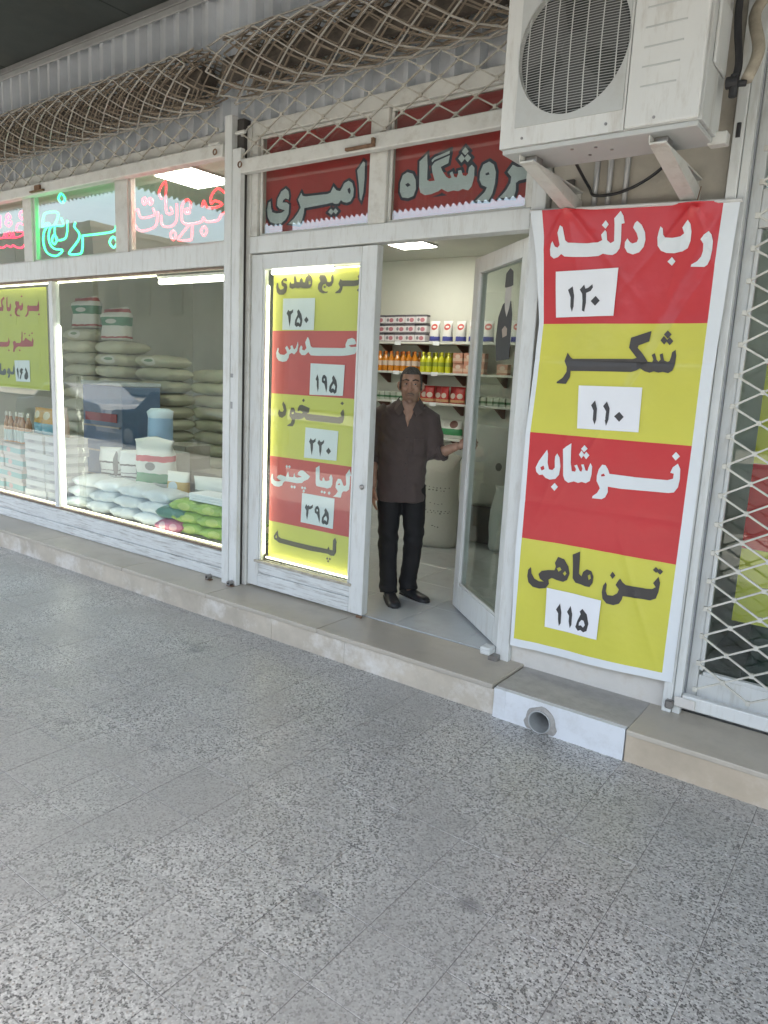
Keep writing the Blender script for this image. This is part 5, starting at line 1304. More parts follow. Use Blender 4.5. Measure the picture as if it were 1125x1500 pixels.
# a second course the standing bags rest on
tag(bx('display_box', (-6.85, -5.62, .46, .84, .386, .559), M('carton_brown', (.36, .27, .18), .8, var=.12), None, .004), 'brown carton base behind the white bag pile', 'box')
bl = MB().tube([(0, 0, 0), (0, 0, .06), (.005, 0, .34), (0, 0, .40), (0, 0, .43)], [.12, .13, .125, .135, .09], 16).mesh('paper_roll', smooth=True); bl.materials.append(bands('blue_wrap', (.52, .64, .74), [(.0, .78, (.30, .46, .66))], .3))
tag(put('paper_roll', bl, None, loc=(-6.30, .92, .95), rot=(0, 0, .2)), 'tall light blue wrapped roll standing behind the flour bags', 'roll')
tag(bx('display_box', (-6.60, -6.0, .846, 1.06, .386, .949), M('carton_grey', (.40, .40, .38), .8, var=.1), None, .004), 'grey carton under the light blue roll', 'box')
pc = pouch('pasta_pouch', .24, .10, .24, bands('orange_pouch', (.52, .34, .10), [(.62, 1.1, (.66, .67, .63))], .35, spots=[(.35, .42, .22, .2, (.5, .56, .6))]))
tag(put('pasta_pouch', pc, None, loc=(-5.42, .46, .62), rot=(0, 0, .3)), 'white and orange pouch standing on the bag pile beside the rice bag', 'pouch')
tag(bx('display_box', (-5.58, -5.28, .36, .58, .386, .619), M('carton_brown2', (.38, .30, .2), .8), None, .004), 'small brown carton under the white and orange pouch', 'box')
pc2 = pouch('pasta_pouch', .40, .12, .26, bands('white_pouch', (.64, .65, .62), [(.12, .36, (.50, .10, .16)), (.36, .55, (.22, .24, .22))], .35))
tag(put('pasta_pouch', pc2, None, loc=(-4.97, .50, .60), rot=(.1, 0, .3)), 'white pouch with red and dark print behind the green bags', 'pouch')
tag(bx('display_box', (-5.22, -4.5, .46, .68, .386, .599), M('carton_brown3', (.40, .33, .24), .8), None, .004), 'brown carton behind the green bags', 'box')
for i, (dz, rz_) in enumerate(((0, .25), (.022, .15), (.044, .3))):
    tag(bx('paper_packet', (-4.98, -4.50, .22, .44, .682 + dz, .702 + dz), PAPER, None, .004), 'flat white packet lying on the green bags', 'packet', 'flat packets on the green bags')
# cooler and cartons deeper inside
fr = thing('drinks_cooler', (-8.0, 1.55, FL), 'dark blue upright cooler behind the display goods', 'cooler')
FB = M('cooler_blue', (.10, .17, .30), .3, var=.15, vs=3)
bx('cabinet', (-8.42, -7.60, 1.36, 1.9, FL, 1.55), FB, fr, .01, 2)
for z in (.45, .75, 1.05):
    bx('cooler_shelf', (-8.38, -7.64, 1.345, 1.359, z, z + .02), STEEL, fr, .002)
bx('brand_strip', (-8.35, -7.7, 1.347, 1.359, 1.12, 1.22), M('strip_red', (.35, .04, .06), .4), fr, .002)
bx('lid', (-8.43, -7.59, 1.34, 1.91, 1.552, 1.60), M('cooler_lid', (.5, .54, .58), .4), fr, .008)
cbm = boxmesh('carton', .42, .36, .26, bands('carton_print', (.30, .29, .25), [(.45, .55, (.36, .35, .31))], .8))
goods('carton', cbm, [(-6.55, 1.45, FL + .001), (-6.55, 1.45, FL + .263), (-6.55, 1.45, FL + .525), (-6.1, 1.5, FL + .001), (-6.1, 1.5, FL + .263), (-5.66, 1.46, FL + .001), (-5.66, 1.46, FL + .263)], 'brown carton in the low stack behind the display platform', 'carton', 'cartons behind the display')
# far left pane: flat white cartons, pouches and bottles
fc = boxmesh('tissue_carton', .37, .26, .094, bands('tissue_print', (.60, .60, .63), [(.05, .42, (.42, .42, .46))], .6, spots=[(.4, .25, .2, .16, (.30, .30, .35))]))
goods('tissue_carton', fc, [(-7.33 + i * .385 + random.uniform(-.008, .008), .26, .386 + r * .0955) for r in range(7) for i in range(2)], 'flat white tissue carton in the two columns behind the far left pane', 'carton', 'tissue cartons in the window')
tc_ = boxmesh('juice_carton', .42, .26, .13, bands('teal_print', (.46, .44, .46), [(.30, .72, (.16, .36, .40))], .5, spots=[(.3, .5, .12, .2, (.5, .3, .32))]))
goods('juice_carton', tc_, [(-7.80, .28, .386 + r * .132) for r in range(4)] + [(-8.25, .28, .386 + r * .132) for r in range(4)], 'teal and pink juice carton left of the tissue cartons', 'carton', 'juice cartons in the window')
op = pouch('chips_pouch', .2, .09, .27, bands('amber_pouch', (.55, .30, .07), [(.0, .42, (.20, .40, .48))], .25, spots=[(.4, .72, .25, .15, (.62, .52, .34))]))
goods('chips_pouch', op, [(-7.42 + i * .215, .25, 1.056) for i in range(2)], 'amber and blue pouch standing on the tissue cartons', 'pouch', 'amber pouches in the window', .1)
op2 = pouch('chips_pouch', .17, .08, .30, bands('rose_pouch', (.55, .42, .36), [], .3, spots=[(.5, .6, .3, .2, (.62, .54, .46))]))
tag(put('chips_pouch', op2, None, loc=(-6.97, .25, 1.056)), 'rose pouch on the tissue cartons next to the window mullion', 'pouch')
jb = bottle('juice_bottle', .036, .33, [bands('juice_print', (.46, .24, .13), [(.05, .42, (.34, .46, .48))], .15), M('cap_white', (.7, .66, .6), .4)])
goods('juice_bottle', jb, [(-7.66 - i * .082, .25, .916) for i in range(6)], 'tall juice bottle standing on the teal cartons', 'bottle', 'juice bottles in the window', .1)
pw = MB(); random.seed(3)
# crumpled clear film by the mullion
wp = []
for j in range(18):
    for i in range(5):
        wp.append((-6.50 + .03 * i + .012 * noise.noise(Vector((i * 1.7, j * .9, 0))), .12 + .03 * noise.noise(Vector((i * 1.3, j * .8, 5))), .40 + .075 * j))
pw.add(wp, [(j * 5 + i, j * 5 + i + 1, (j + 1) * 5 + i + 1, (j + 1) * 5 + i) for j in range(17) for i in range(4)])
film = glass('clear_film', (.86, .86, .82))
tag(pw.build('plastic_film', film, None, smooth=False), 'crumpled plastic film hanging beside the lit window mullion', 'film')
# sacks by the doorway
import random as _r; _r.seed(5)
_sp = []
for zc_, n_sp, sp_w in ((.63, 7, .30), (.60, 5, .2), (.46, 4, .16), (.385, 8, .34), (.365, 7, .32), (.22, 3, .1)):
    for k in range(n_sp):
        _sp.append((.5 + sp_w * ((k + .5) / n_sp - .5) * 2 + _r.uniform(-.01, .01), zc_ + .04 * (k / n_sp - .5) ** 2 + _r.uniform(-.004, .004), _r.uniform(.010, .026), _r.uniform(.003, .009), (.19, .20, .17)))
SK = bands('poly_sack', (.54, .55, .48), [], .6, spots=_sp, bump=.7)
s1 = standing_sack('grain_sack', .42, .30, .92, 1, SK, .16)
tag(put('grain_sack', s1, None, loc=(-3.72, 2.26, FL + .001), rot=(0, 0, .45)), 'tall open white grain sack with dark printing standing behind the man', 'sack')
s2 = standing_sack('grain_sack', .50, .34, .80, 4, bands('poly_sack_plain', (.56, .57, .51), [], .6, spots=[(.7, .5, .06, .05, (.15, .15, .13))], bump=.6), .3)
tag(bx('low_stool', (-3.72, -3.26, 2.66, 3.06, FL + .001, .56), M('stool_dark', (.13, .12, .11), .7), None, .01), 'dark low stool carrying the plain white sack', 'stool')
tag(put('grain_sack', s2, None, loc=(-3.49, 2.86, .562), rot=(0, 0, .4)), 'plain white grain sack on the low stool behind the open door leaf', 'sack')
s3 = standing_sack('grain_sack', .46, .36, .62, 6, bands('grey_sack', (.46, .49, .44), [], .6, bump=.5), .35)
tag(put('grain_sack', s3, None, loc=(-3.05, 2.62, FL + .001), rot=(0, 0, .3)), 'short greyish grain sack seen through the open door leaf glass', 'sack')
ls = [lying_sack('flour_sack', .74, .44, .16, s, M('sack_pale', (.50, .49, .40), .7, var=.1, vs=5, bump=.3, bs=60, rnd=.08)) for s in (3, 7)]
for r in range(5):
    tag(put('flour_sack', ls[r % 2], None, loc=(-2.55 + random.uniform(-.02, .02), 3.35, FL + .001 + r * .148), rot=(0, 0, .1)), 'pale flour sack lying in the short stack behind the open door leaf', 'sack', 'flour sacks behind the door')
bm_ = pouch('bread_pack', .34, .2, .22, bands('amber_pack', (.42, .26, .12), [(.6, 1.1, (.36, .35, .28))], .35))
for i, (x, y) in enumerate(((-2.78, 3.3), (-2.42, 3.36))):
    tag(put('bread_pack', bm_, None, loc=(x, y, FL + .76), rot=(0, 0, .2 * i)), 'amber pack resting on the pale flour sacks', 'pack', 'amber packs on the flour sacks')
gbag = standing_sack('green_sack', .36, .2, .24, 8, bands('dark_green', (.04, .09, .06), [], .4), .5)
tag(put('green_sack', gbag, None, loc=(-2.5, 3.37, FL + .985), rot=(0, 0, .3)), 'dark green bag atop the amber packs behind the open door leaf', 'bag')
# generic figure print on the open leaf glass
fp = thing('portrait_print', (HX + .2 * math.cos(ang), HY + .2 * math.sin(ang), 1.92), 'faded print of a robed figure stuck to the open door leaf glass', 'print')
def leafpoly(nm, pts, w, mat):
    mb = MB(); n_ = len(pts)
    mb.add([(p[0] * 1.3 + .09, w, p[1]) for p in pts], [tuple(range(n_))]); me = mb.mesh(nm)
    me.transform(Matrix.Translation((HX, HY, 0)) @ Matrix.Rotation(ang, 4, 'Z')); return put(nm, me, mat, fp)
leafpoly('robe', [(.125, 1.94), (.285, 1.93), (.31, 2.06), (.295, 2.2), (.25, 2.27), (.20, 2.29), (.15, 2.28), (.125, 2.2)], .0045, M('print_robe', (.055, .06, .065), .6))
leafpoly('head_cover', [(.14, 2.37), (.15, 2.45), (.19, 2.475), (.235, 2.45), (.24, 2.37), (.19, 2.36)], .0045, M('print_robe', (.055, .06, .065)))
leafpoly('beard', [(.152, 2.30), (.165, 2.24), (.19, 2.19), (.215, 2.24), (.228, 2.30), (.225, 2.365), (.155, 2.365)], .0065, M('print_pale', (.46, .45, .42), .6))
leafpoly('hand', [(.17, 2.08), (.22, 2.07), (.235, 2.12), (.20, 2.14), (.17, 2.12)], .0065, M('print_skin', (.40, .34, .29), .6))
# neighbour's display
nbn = thing('neighbour_banner', (.0, .5, .6), 'red and yellow banner inside the neighbouring shop window', 'banner')
for i, (z0, z1, mt) in enumerate(((1.95, 2.5, PRED), (1.45, 1.948, PYEL), (1.0, 1.448, PRED), (.6, .998, PYEL))):
    bx('banner_band', (-.66, -.42, .36, .364, z0, z1), mt, nbn, 0)
plm = bands('leaf_bag', (.05, .075, .06), [(.4, .6, (.07, .10, .08))], .35, bump=.6)
gs = standing_sack('dark_bag', .36, .24, .62, 9, plm, .3)
for i in range(5):
    for r in range(2):
        tag(put('dark_bag', gs, None, loc=(-.42 + i * .40, .62 + .1 * (i % 2), .171 + r * .56), rot=(0, 0, .2 * i)), 'dark green bag standing behind the closed lattice grille', 'bag', 'dark bags in the neighbouring window')

# ------------------------------------------------------------------ the man in the doorway
def remeshed(name, mb, voxel, smooth=4, factor=.5):
    me = mb.mesh(name + '_raw', clean=True)
    o = bpy.data.objects.new('tmp', me); col.objects.link(o)
    rm = o.modifiers.new('r', 'REMESH'); rm.mode = 'VOXEL'; rm.voxel_size = voxel
    sm = o.modifiers.new('s', 'SMOOTH'); sm.iterations = smooth; sm.factor = factor
    dg = bpy.context.evaluated_depsgraph_get()
    out = bpy.data.meshes.new_from_object(o.evaluated_get(dg)); out.name = name
    bpy.data.objects.remove(o); bpy.data.meshes.remove(me)
    for p in out.polygons: p.use_smooth = True
    return out
def rings(mb, rs, n=24, p=.8):
    """stacked horizontal superellipse rings (cx, cy, z, rx, ry) closed at both ends"""
    vs = []
    for cx, cy, z, rx, ry in rs:
        for k in range(n):
            a = 2 * math.pi * k / n; c, s = math.cos(a), math.sin(a)
            vs.append((cx + math.copysign(abs(c) ** p, c) * rx, cy + math.copysign(abs(s) ** p, s) * ry, z))
    mb.add(vs, [(j * n + k, j * n + (k + 1) % n, (j + 1) * n + (k + 1) % n, (j + 1) * n + k) for j in range(len(rs) - 1) for k in range(n)] + [tuple(range(n))[::-1], tuple(range((len(rs) - 1) * n, len(rs) * n))])
def limb(mb, pts, rad, n=14): mb.tube(pts, rad, n)
man = thing('person', (-2.87, .48, FL), 'person in dark brown shirt and black trousers holding the open door leaf', 'person', rz=R(33))
HC = Vector((-.030, -.005, 1.565))          # head centre
# local targets
shL, elL, wrL = Vector((-.245, .05, 1.37)), Vector((-.285, .075, 1.06)), Vector((-.262, .0, .835))
shR, elR, wrR = Vector((.115, .05, 1.365)), Vector((.165, .045, 1.085)), Vector((.325, -.02, 1.165))
body = MB()
# head
hx, hy, hz = HC
rings(body, [(hx, hy + .012, hz + d, a, b) for d, a, b in ((-.125, .030, .030), (-.118, .040, .046), (-.100, .052, .066), (-.07, .061, .078), (-.03, .067, .087), (.0, .070, .092), (.04, .073, .096), (.075, .069, .092), (.10, .056, .076), (.118, .032, .045))], 24, .92)
body.ell((hx, hy - .062, hz - .106), (.024, .022, .018))                     # chin
limb(body, [(hx, hy - .080, hz + .018), (hx, hy - .094, hz - .004), (hx, hy - .108, hz - .026), (hx, hy - .102, hz - .036), (hx, hy - .086, hz - .040)], [.009, .011, .015, .015, .010], 8)
for s in (-1, 1):
    body.ell((hx + s * .014, hy - .092, hz - .034), (.009, .011, .008), 8, 6)  # nostril wing
    body.ell((hx + s * .036, hy - .064, hz - .022), (.024, .020, .022), 10, 6)  # cheek
    limb(body, [(hx + s * .012, hy - .082, hz + .032), (hx + s * .036, hy - .078, hz + .035), (hx + s * .056, hy - .060, hz + .028)], [.009, .010, .007], 8)  # brow
    limb(body, [(hx + s * .072, hy + .004, hz + .022), (hx + s * .084, hy + .012, hz + .018), (hx + s * .086, hy + .014, hz - .01), (hx + s * .074, hy + .004, hz - .036)], [.008, .012, .012, .008], 8)  # ear
limb(body, [(hx - .024, hy - .078, hz - .064), (hx, hy - .088, hz - .060), (hx + .024, hy - .078, hz - .064)], [.006, .008, .006], 8)
limb(body, [(hx - .020, hy - .077, hz - .074), (hx, hy - .085, hz - .075), (hx + .020, hy - .077, hz - .074)], [.006, .008, .006], 8)
# neck, chest, pelvis, legs
rings(body, [(hx - .008, .040, 1.36, .075, .07), (hx - .006, .035, 1.40, .060, .060), (hx - .003, .028, 1.44, .055, .058), (hx, .02, 1.485, .055, .06)])
rings(body, [(-.06, .05, z, a, b) for z, a, b in ((.90, .14, .09), (1.0, .135, .088), (1.15, .145, .095), (1.30, .165, .10), (1.37, .15, .08), (1.41, .08, .06))])
limb(body, [(-.14, .055, .93), (-.135, .03, .49), (-.122, .07, .10), (-.11, .02, .045)], [.075, .048, .036, .032])
limb(body, [(.02, .075, .93), (.05, .085, .49), (.018, .16, .10), (.05, .12, .045)], [.075, .048, .036, .032])
# arms
limb(body, [shL, elL, elL.lerp(wrL, .35), wrL], [.044, .036, .040, .026])
limb(body, [shR, elR, elR.lerp(wrR, .35), wrR], [.044, .037, .041, .027])
def hand(mb, w, d, side, up, curl, L=.178):
    """wrist point, direction of the fingers, direction of the thumb side, palm normal, finger curl"""
    d, side, up = d.normalized(), side.normalized(), up.normalized()
    palm = L * .50
    for q in (-.6, -.2, .2, .6):
        mb.tube([w - d * .015, w + d * palm * .5 + side * q * .030, w + d * palm + side * q * .036], [(.017, .013), (.020, .014), (.014, .012)], 10)
    for q, ln in ((.034, .070), (.0115, .080), (-.0115, .074), (-.033, .058)):
        p = w + d * palm + side * q; pts = [p - d * .012]; dr = d.copy(); k = curl
        pts.append(p)
        for seg in (.45, .32, .23):
            dr = (dr * math.cos(k) + up * math.sin(k)); dr.normalize(); p = p + dr * ln * seg; pts.append(p); k = curl * .9
        mb.tube(pts, [.0095, .0095, .0088, .0082, .0066], 8)
    p = w + d * palm * .18 + side * .022
    t = (d * .75 + side * .62 + up * .25).normalized()
    mb.tube([p, p + t * .034, p + t * .034 + (d * .9 + side * .25 + up * .2).normalized() * .032, p + t * .034 + (d + up * .35).normalized() * .054], [.014, .0115, .0100, .0075], 8)
hand(body, wrL, Vector((.05, -.10, -1)), Vector((.25, -1, .05)), Vector((1, .2, -.1)), .22)
hand(body, wrR, Vector((1, .05, .12)), Vector((-.12, -.1, 1)), Vector((.0, 1, -.05)), .55)
SKIN, n_, l_, p_ = nt('skin')
tcn = n_.new('ShaderNodeTexCoord'); sep = n_.new('ShaderNodeSeparateXYZ'); l_.new(tcn.outputs['Object'], sep.inputs[0])
nzs = n_.new('ShaderNodeTexNoise'); nzs.inputs['Scale'].default_value = 30; l_.new(tcn.outputs['Object'], nzs.inputs['Vector'])
base = n_.new('ShaderNodeValToRGB'); base.color_ramp.elements[0].color = (.34, .20, .14, 1); base.color_ramp.elements[1].color = (.43, .26, .185, 1); base.color_ramp.elements[0].position = .35; base.color_ramp.elements[1].position = .65
l_.new(nzs.outputs['Fac'], base.inputs[0])
# short grey stubble on jaw and upper lip
mz = n_.new('ShaderNodeMapRange'); mz.inputs[1].default_value = hz - .035; mz.inputs[2].default_value = hz - .058; l_.new(sep.outputs[2], mz.inputs[0])
mz2 = n_.new('ShaderNodeMapRange'); mz2.inputs[1].default_value = hz - .145; mz2.inputs[2].default_value = hz - .115; l_.new(sep.outputs[2], mz2.inputs[0])
mm = n_.new('ShaderNodeMath'); mm.operation = 'MULTIPLY'; l_.new(mz.outputs[0], mm.inputs[0]); l_.new(mz2.outputs[0], mm.inputs[1])
mm2 = n_.new('ShaderNodeMath'); mm2.operation = 'MULTIPLY'; mm2.inputs[1].default_value = .45; l_.new(mm.outputs[0], mm2.inputs[0])
mxs = n_.new('ShaderNodeMix'); mxs.data_type = 'RGBA'; mxs.inputs['B'].default_value = (.16, .125, .105, 1); l_.new(mm2.outputs[0], mxs.inputs['Factor']); l_.new(base.outputs[0], mxs.inputs['A'])
l_.new(mxs.outputs['Result'], p_.inputs['Base Color']); p_.inputs['Roughness'].default_value = .5
p_.inputs['Subsurface Weight'].default_value = .08; p_.inputs['Subsurface Radius'].default_value = (.02, .008, .004)
def mput(name, me, mat, parent=None):
    if not len(me.materials): me.materials.append(mat)
    o = bpy.data.objects.new(name, me); col.objects.link(o); o.parent = parent or man; return o
bo = mput('body', remeshed('body', body, .0052, 3, .4), SKIN)
# face details
EW = M('eye_white', (.33, .30, .27), .3, var=.02); EI = M('eye_iris', (.03, .02, .015), .2, var=.02); BROW = M('brow_hair', (.03, .026, .022), .8, var=.3, vs=200)
for s in (-1, 1):
    e = MB().ell((hx + s * .031, hy - .0745, hz + .012), (.0125, .009, .0068), 12, 8).mesh('eye', smooth=True); eo = mput('eye', e, EW, bo)
    i_ = MB().ell((hx + s * .031 + .002, hy - .0815, hz + .012), (.0052, .004, .0055), 10, 6).mesh('iris', smooth=True); mput('iris', i_, EI, eo)
    lid = MB().tube([(hx + s * .031 - .015, hy - .0765, hz + .0155), (hx + s * .031, hy - .0835, hz + .0195), (hx + s * .031 + .015, hy - .0755, hz + .0155)], .0036, 6).mesh('eyelid', smooth=True); mput('eyelid', lid, SKIN, eo)
    br = MB().tube([(hx + s * .012, hy - .0885, hz + .034), (hx + s * .032, hy - .0885, hz + .041), (hx + s * .057, hy - .068, hz + .034)], [.0035, .0048, .0028], 6).mesh('eyebrow', smooth=True); mput('eyebrow', br, BROW, bo)
mo = MB().tube([(hx - .026, hy - .083, hz - .0685), (hx, hy - .0935, hz - .067), (hx + .026, hy - .083, hz - .0685)], [.001, .0018, .001], 6).mesh('mouth_line'); mput('mouth', mo, M('lip_dark', (.13, .06, .05), .6), bo)
ms = MB().tube([(hx - .027, hy - .084, hz - .060), (hx - .012, hy - .094, hz - .053), (hx + .012, hy - .094, hz - .053), (hx + .027, hy - .084, hz - .060)], [.002, .0036, .0036, .002], 6).mesh('moustache', smooth=True); mput('moustache', ms, M('grey_whisker', (.17, .14, .12), .8, var=.3, vs=150), bo)
# hair: short, greying; open at the forehead
hm = MB(); n = 28; rows = 12; vs = []
for j in range(rows + 1):
    v = j / rows
    for k in range(n):
        a = 2 * math.pi * k / n; front = max(0, -math.sin(a)); sidef = abs(math.cos(a))
        q_ = min(1, max(0, (front - .22) / .42)); low = -.052 + .130 * q_ * q_ * (3 - 2 * q_) + .022 * sidef * (1 - q_)
        z = low + (.132 - low) * v
        t = (z + .02) / .154; rr = math.sqrt(max(0, 1 - max(0, t) ** 3.2)) if t > 0 else 1 + t * .25
        rr *= 1 + .02 * noise.noise(Vector((math.cos(a) * 5, math.sin(a) * 5, z * 40)))
        vs.append((hx + math.cos(a) * .0815 * rr, hy + .012 + math.sin(a) * .1065 * rr, hz + z))
hm.add(vs, [(j * n + k, j * n + (k + 1) % n, (j + 1) * n + (k + 1) % n, (j + 1) * n + k) for j in range(rows) for k in range(n)] + [tuple(range(rows * n, (rows + 1) * n))])
hme = hm.mesh('hair', smooth=True)
ho = mput('hair', hme, M('hair_greying', (.07, .066, .06), .75, var=.5, vs=60, dirt=(.22, .215, .205), dscale=70, damt=.7, bump=.7, bs=220), bo)
sd = ho.modifiers.new('thick', 'SOLIDIFY'); sd.thickness = .007; sd.offset = -1
# shirt
sb = MB()
rings(sb, [(-.065, .05, z, a, b) for z, a, b in ((.745, .176, .128), (.80, .178, .128), (.90, .176, .126), (1.0, .172, .124), (1.10, .176, .128), (1.20, .188, .130), (1.30, .200, .126), (1.36, .200, .112), (1.395, .168, .094), (1.425, .108, .078), (1.452, .084, .072))], 32, .86)
limb(sb, [shL + Vector((.06, 0, .0)), shL + Vector((-.005, 0, -.03)), shL.lerp(elL, .5), elL, elL.lerp(wrL, .22)], [.075, .076, .071, .063, .058], 18)
limb(sb, [shR + Vector((-.06, 0, .0)), shR + Vector((.006, 0, -.03)), shR.lerp(elR, .5), elR + Vector((.004, 0, -.004)), elR.lerp(wrR, .36)], [.075, .077, .074, .068, .060], 18)
sme = remeshed('shirt', sb, .0085, 5)
# folds and wrinkles
for v in sme.vertices:
    c = v.co; nrm = v.normal
    w = .012 * noise.noise(Vector((c.x * 5 + 2, c.y * 5, c.z * 11))) + .006 * noise.noise(Vector((c.x * 16, c.y * 16, c.z * 26 + c.x * 12)))
    if c.z < 1.08: w += .006 * math.sin(c.x * 40 + 3 * noise.noise(c * 4)) * (1.08 - c.z)
    w += .004 * math.sin((c.z - c.x * 1.1) * 62) * math.exp(-((c - elR).length / .12) ** 2) * 1.6
    w += .004 * math.sin((c.z + c.x * .5) * 58) * math.exp(-((c - elL).length / .12) ** 2) * 1.6
    v.co = c + nrm * w
SHIRT = M('shirt_brown', (.078, .058, .054), .85, var=.12, vs=8, bump=.25, bs=160, sheen=.15)
so_ = mput('shirt', sme, SHIRT)
# open collar flaps, placket, pocket, cuffs, buttons
def sheet(name, pts, faces, mat, th=.005, parent=None):
    me = MB().add(pts, faces).mesh(name); o = mput(name, me, mat, parent or so_); q = o.modifiers.new('t', 'SOLIDIFY'); q.thickness = th; return o
cz = 1.448
for s in (-1, 1):
    x = hx - .006
    sheet('collar', [(x + s * .070, .060, cz + .035), (x + s * .078, .010, cz + .028), (x + s * .052, -.045, cz + .002), (x + s * .030, -.074, cz - .045), (x + s * .062, -.086, cz - .092), (x + s * .096, -.058, cz - .058), (x + s * .108, -.005, cz - .022), (x + s * .100, .065, cz + .0)],
          [(0, 1, 6, 7), (1, 2, 5, 6), (2, 3, 4, 5)], SHIRT)
px_ = hx - .006
vn = []
for z, w in ((cz + .02, .046), (cz - .02, .046), (cz - .06, .036), (cz - .10, .022), (cz - .14, .008), (cz - .165, .001)):
    for k in range(5):
        u = k / 4 * 2 - 1; x = px_ + u * w
        yb = min((v.co.y for v in sme.vertices if abs(v.co.x - x) < .014 and abs(v.co.z - min(z, 1.43)) < .014), default=-.05)
        vn.append((x, yb - .0035 + .006 * u * u, z))
me = MB().add(vn, [(j * 5 + k, j * 5 + k + 1, (j + 1) * 5 + k + 1, (j + 1) * 5 + k) for j in range(5) for k in range(4)]).mesh('chest', smooth=True)
mput('chest', me, SKIN, bo)
def tf(z):      # front surface of the shirt at the placket
    return min((v.co.y for v in sme.vertices if abs(v.co.x - px_) < .02 and abs(v.co.z - z) < .012), default=-.08) - .002
zs_ = [1.275 - .05 * k for k in range(11)]
sheet('placket', [q for z in zs_ for q in ((px_ - .016, tf(z), z), (px_ + .016, tf(z), z))], [(2 * k, 2 * k + 1, 2 * k + 3, 2 * k + 2) for k in range(len(zs_) - 1)], SHIRT, .004)
for z in (1.21, 1.12, 1.03, .94, .85):
    me = MB().lathe([(.0045, tf(z) - .006), (.0045, tf(z) - .003)], 8, (px_, 0, z), 'y').mesh('button'); mput('button', me, M('button_dark', (.02, .018, .018), .3), so_)
pz = [1.20, 1.15, 1.09]
def tfx(x, z): return min((v.co.y for v in sme.vertices if abs(v.co.x - x) < .012 and abs(v.co.z - z) < .012), default=-.08) - .002
px0, px1 = .015, .085
sheet('pocket', [(x, tfx(x, z), z) for z in pz for x in (px0, .05, px1)], [(0, 1, 4, 3), (1, 2, 5, 4), (3, 4, 7, 6), (4, 5, 8, 7)], SHIRT, .004)
for a, b, r in ((elL.lerp(wrL, .12), elL.lerp(wrL, .27), .064), (elR.lerp(wrR, .26), elR.lerp(wrR, .41), .066)):
    me = MB().tube([a, b], [r, r * .97], 18, cap=False).mesh('rolled_cuff', smooth=True); o = mput('rolled_cuff', me, SHIRT, so_); q = o.modifiers.new('t', 'SOLIDIFY'); q.thickness = .009
# trousers
tb_ = MB()
rings(tb_, [(-.06, .055, z, a, b) for z, a, b in ((.80, .172, .115), (.86, .168, .113), (.93, .162, .108), (1.0, .152, .102))], 28, .86)
limb(tb_, [(-.145, .055, .86), (-.142, .045, .68), (-.138, .03, .48), (-.132, .055, .28), (-.120, .065, .11), (-.116, .045, .045)], [(.098, .112), (.088, .100), (.074, .080), (.068, .074), (.066, .078), (.068, .086)], 20)
limb(tb_, [(.022, .075, .86), (.035, .085, .68), (.050, .090, .48), (.038, .12, .28), (.022, .155, .11), (.030, .14, .05)], [(.098, .112), (.088, .100), (.074, .080), (.068, .074), (.066, .078), (.068, .084)], 20)
tme = remeshed('trousers', tb_, .0085, 5)
for v in tme.vertices:
    c = v.co; w = .006 * noise.noise(Vector((c.x * 7, c.y * 7, c.z * 6))) + .003 * noise.noise(Vector((c.x * 18, c.y * 18, c.z * 30)))
    w += .006 * math.sin(c.z * 75 + c.x * 30) * max(0, (.22 - c.z) / .22) + .004 * math.sin(c.z * 60 + c.x * 20) * math.exp(-((c.z - .48) / .09) ** 2)
    v.co = c + v.normal * w
mput('trousers', tme, M('trousers_black', (.012, .012, .014), .8, var=.2, vs=9, bump=.2, bs=140))
# shoes
def shoe(p, yaw):
    mb = MB(); rs = []
    prof = ((-.135, .030, .034, .060), (-.11, .034, .040, .072), (-.05, .033, .042, .060), (.0, .036, .046, .046), (.06, .040, .050, .036), (.11, .036, .048, .030), (.145, .022, .030, .022))
    n = 16; vs = []
    for y, w0, w, h in prof:
        for k in range(n):
            a = 2 * math.pi * k / n; c, s = math.cos(a), math.sin(a)
            vs.append((math.copysign(abs(c) ** .7, c) * w, -y, max(.004, h / 1.0 * (.5 + .5 * s) * 1.25)))
    mb.add(vs, [(j * n + k, j * n + (k + 1) % n, (j + 1) * n + (k + 1) % n, (j + 1) * n + k) for j in range(len(prof) - 1) for k in range(n)] + [tuple(range(n))[::-1], tuple(range((len(prof) - 1) * n, len(prof) * n))])
    me = mb.mesh('shoe', smooth=True); o = mput('shoe', me, M('shoe_leather', (.022, .024, .028), .38, var=.2, vs=12)); o.location = p; o.rotation_euler = (0, 0, yaw)
    m2 = MB(); out = [(math.copysign(1, 1) * 0, 0)]
    pts = [(-.036, .137), (-.046, .05), (-.050, -.06), (-.046, -.115), (-.02, -.152), (.02, -.152), (.046, -.115), (.050, -.06), (.046, .05), (.036, .137)]
    s2 = m2.prism(pts, 'z', .0005, .014).mesh('sole', .002); mput('sole', s2, BLACKP, o)
shoe((-.088, -.045, 0), R(14)); shoe((.078, .100, 0), R(42))

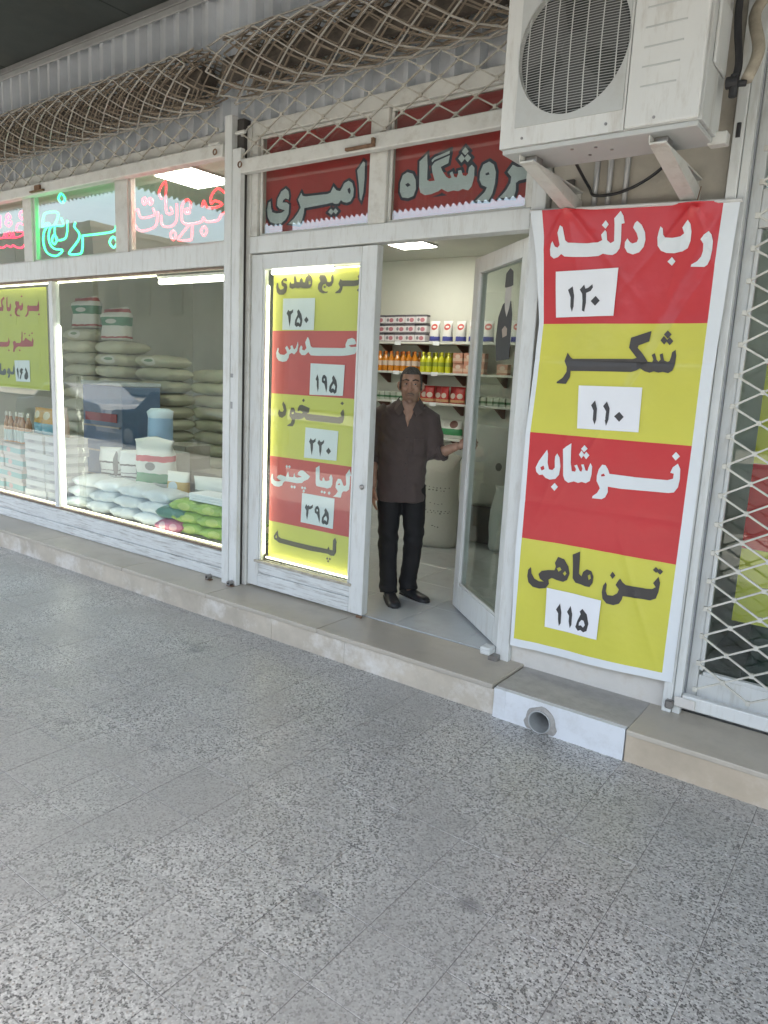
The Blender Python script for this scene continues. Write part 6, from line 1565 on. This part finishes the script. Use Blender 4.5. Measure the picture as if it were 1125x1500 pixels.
# ------------------------------------------------------------------ across the street (seen mirrored in the glass)
def house(x0, x1, h, c, lab, yy=-26.0, nf=3):
    t = thing('far_building', ((x0 + x1) / 2, yy - 4, 0), lab, 'building')
    wm_ = M('far_wall_%d' % int(x0), c, .85, var=.08, vs=.6)
    bx('wall', (x0, x1, yy - 9, yy, 0, h), wm_, t, 0)
    bx('parapet', (x0 - .1, x1 + .1, yy - 9.1, yy + .12, h + .001, h + .35), wm_, t, 0)
    fh = h / nf; nx = max(2, int((x1 - x0) / 3))
    for f_ in range(nf):
        for i in range(nx):
            cx = x0 + (i + .5) * (x1 - x0) / nx; z = f_ * fh + .9
            w = bx('window', (cx - .75, cx + .75, yy + .001, yy + .08, z, z + fh * .5), M('far_frame', (.36, .34, .30), .7), t, 0)
            bx('pane', (cx - .66, cx + .66, yy + .081, yy + .09, z + .08, z + fh * .5 - .08), M('far_pane', (.30, .285, .26), .7), w, 0)
house(-75, -47, 11.0, (.34, .31, .26), 'tan three storey building across the street, farthest down the road', nf=3)
house(-46.5, -33, 8.4, (.42, .39, .34), 'cream building across the street beside the tan one', nf=2)
house(-32.5, -18, 7.2, (.36, .33, .30), 'brownish low building across the street', nf=2)
house(-17.5, -2, 7.6, (.44, .42, .38), 'pale building straight across the street', nf=2)
house(-1.5, 16, 6.8, (.33, .30, .27), 'dark tan building across the street past the pale one', nf=2)
def sedan(x, y, yaw, c, lab):
    t = thing('parked_car', (x, y, -.12), lab, 'car', 'cars parked at the kerb', yaw)
    paint = M('car_paint_%d' % int(abs(x)), c, .2, .3, var=.03)
    prof = [(-2.15, .35), (-2.2, .62), (-2.1, .88), (-1.2, .96), (-.6, 1.38), (.55, 1.42), (1.25, 1.0), (2.05, .92), (2.2, .7), (2.18, .35)]
    def lp(name, pts, w, mat, bev, parent): 
        me = MB().prism(pts, 'y', -w, w).mesh(name, bev, segs=2); me.materials.append(mat); o = bpy.data.objects.new(name, me); col.objects.link(o); o.parent = parent; return o
    b = lp('body', prof, .84, paint, .05, t)
    for s in (-1, 1):
        for pts in ([(-1.0, .98), (-.55, 1.30), (-.05, 1.33), (-.05, .98)], [(.02, .98), (.02, 1.33), (.5, 1.34), (1.02, 1.0)]):
            me = MB().prism(pts, 'y', s * .842, s * .848).mesh('side_window'); me.materials.append(M('car_glass', (.02, .025, .03), .05)); o = bpy.data.objects.new('side_window', me); col.objects.link(o); o.parent = b
        for wx in (-1.38, 1.35):
            me = MB().lathe([(.20, s * .70), (.31, s * .70), (.31, s * .86), (.19, s * .875)], 20, (wx, 0, .31), 'y').mesh('wheel'); me.materials.append(BLACKP); o = bpy.data.objects.new('wheel', me); col.objects.link(o); o.parent = t
            me = MB().lathe([(.18, s * .86), (.18, s * .882), (.05, s * .89)], 16, (wx, 0, .31), 'y').mesh('rim'); me.materials.append(STEEL); q = bpy.data.objects.new('rim', me); col.objects.link(q); q.parent = o
    for s in (-1, 1):
        me = MB().box(2.14, 2.21, s * .6 - .16, s * .6 + .16, .68, .80).mesh('headlight', .01); me.materials.append(M('lamp_lens', (.7, .7, .7), .1)); o = bpy.data.objects.new('headlight', me); col.objects.link(o); o.parent = t
sedan(-13.6, -7.4, 0, (.03, .032, .035), 'black sedan parked at the kerb opposite the display window')
sedan(-19.2, -8.0, 0, (.30, .31, .33), 'silver sedan parked at the kerb behind the black one')
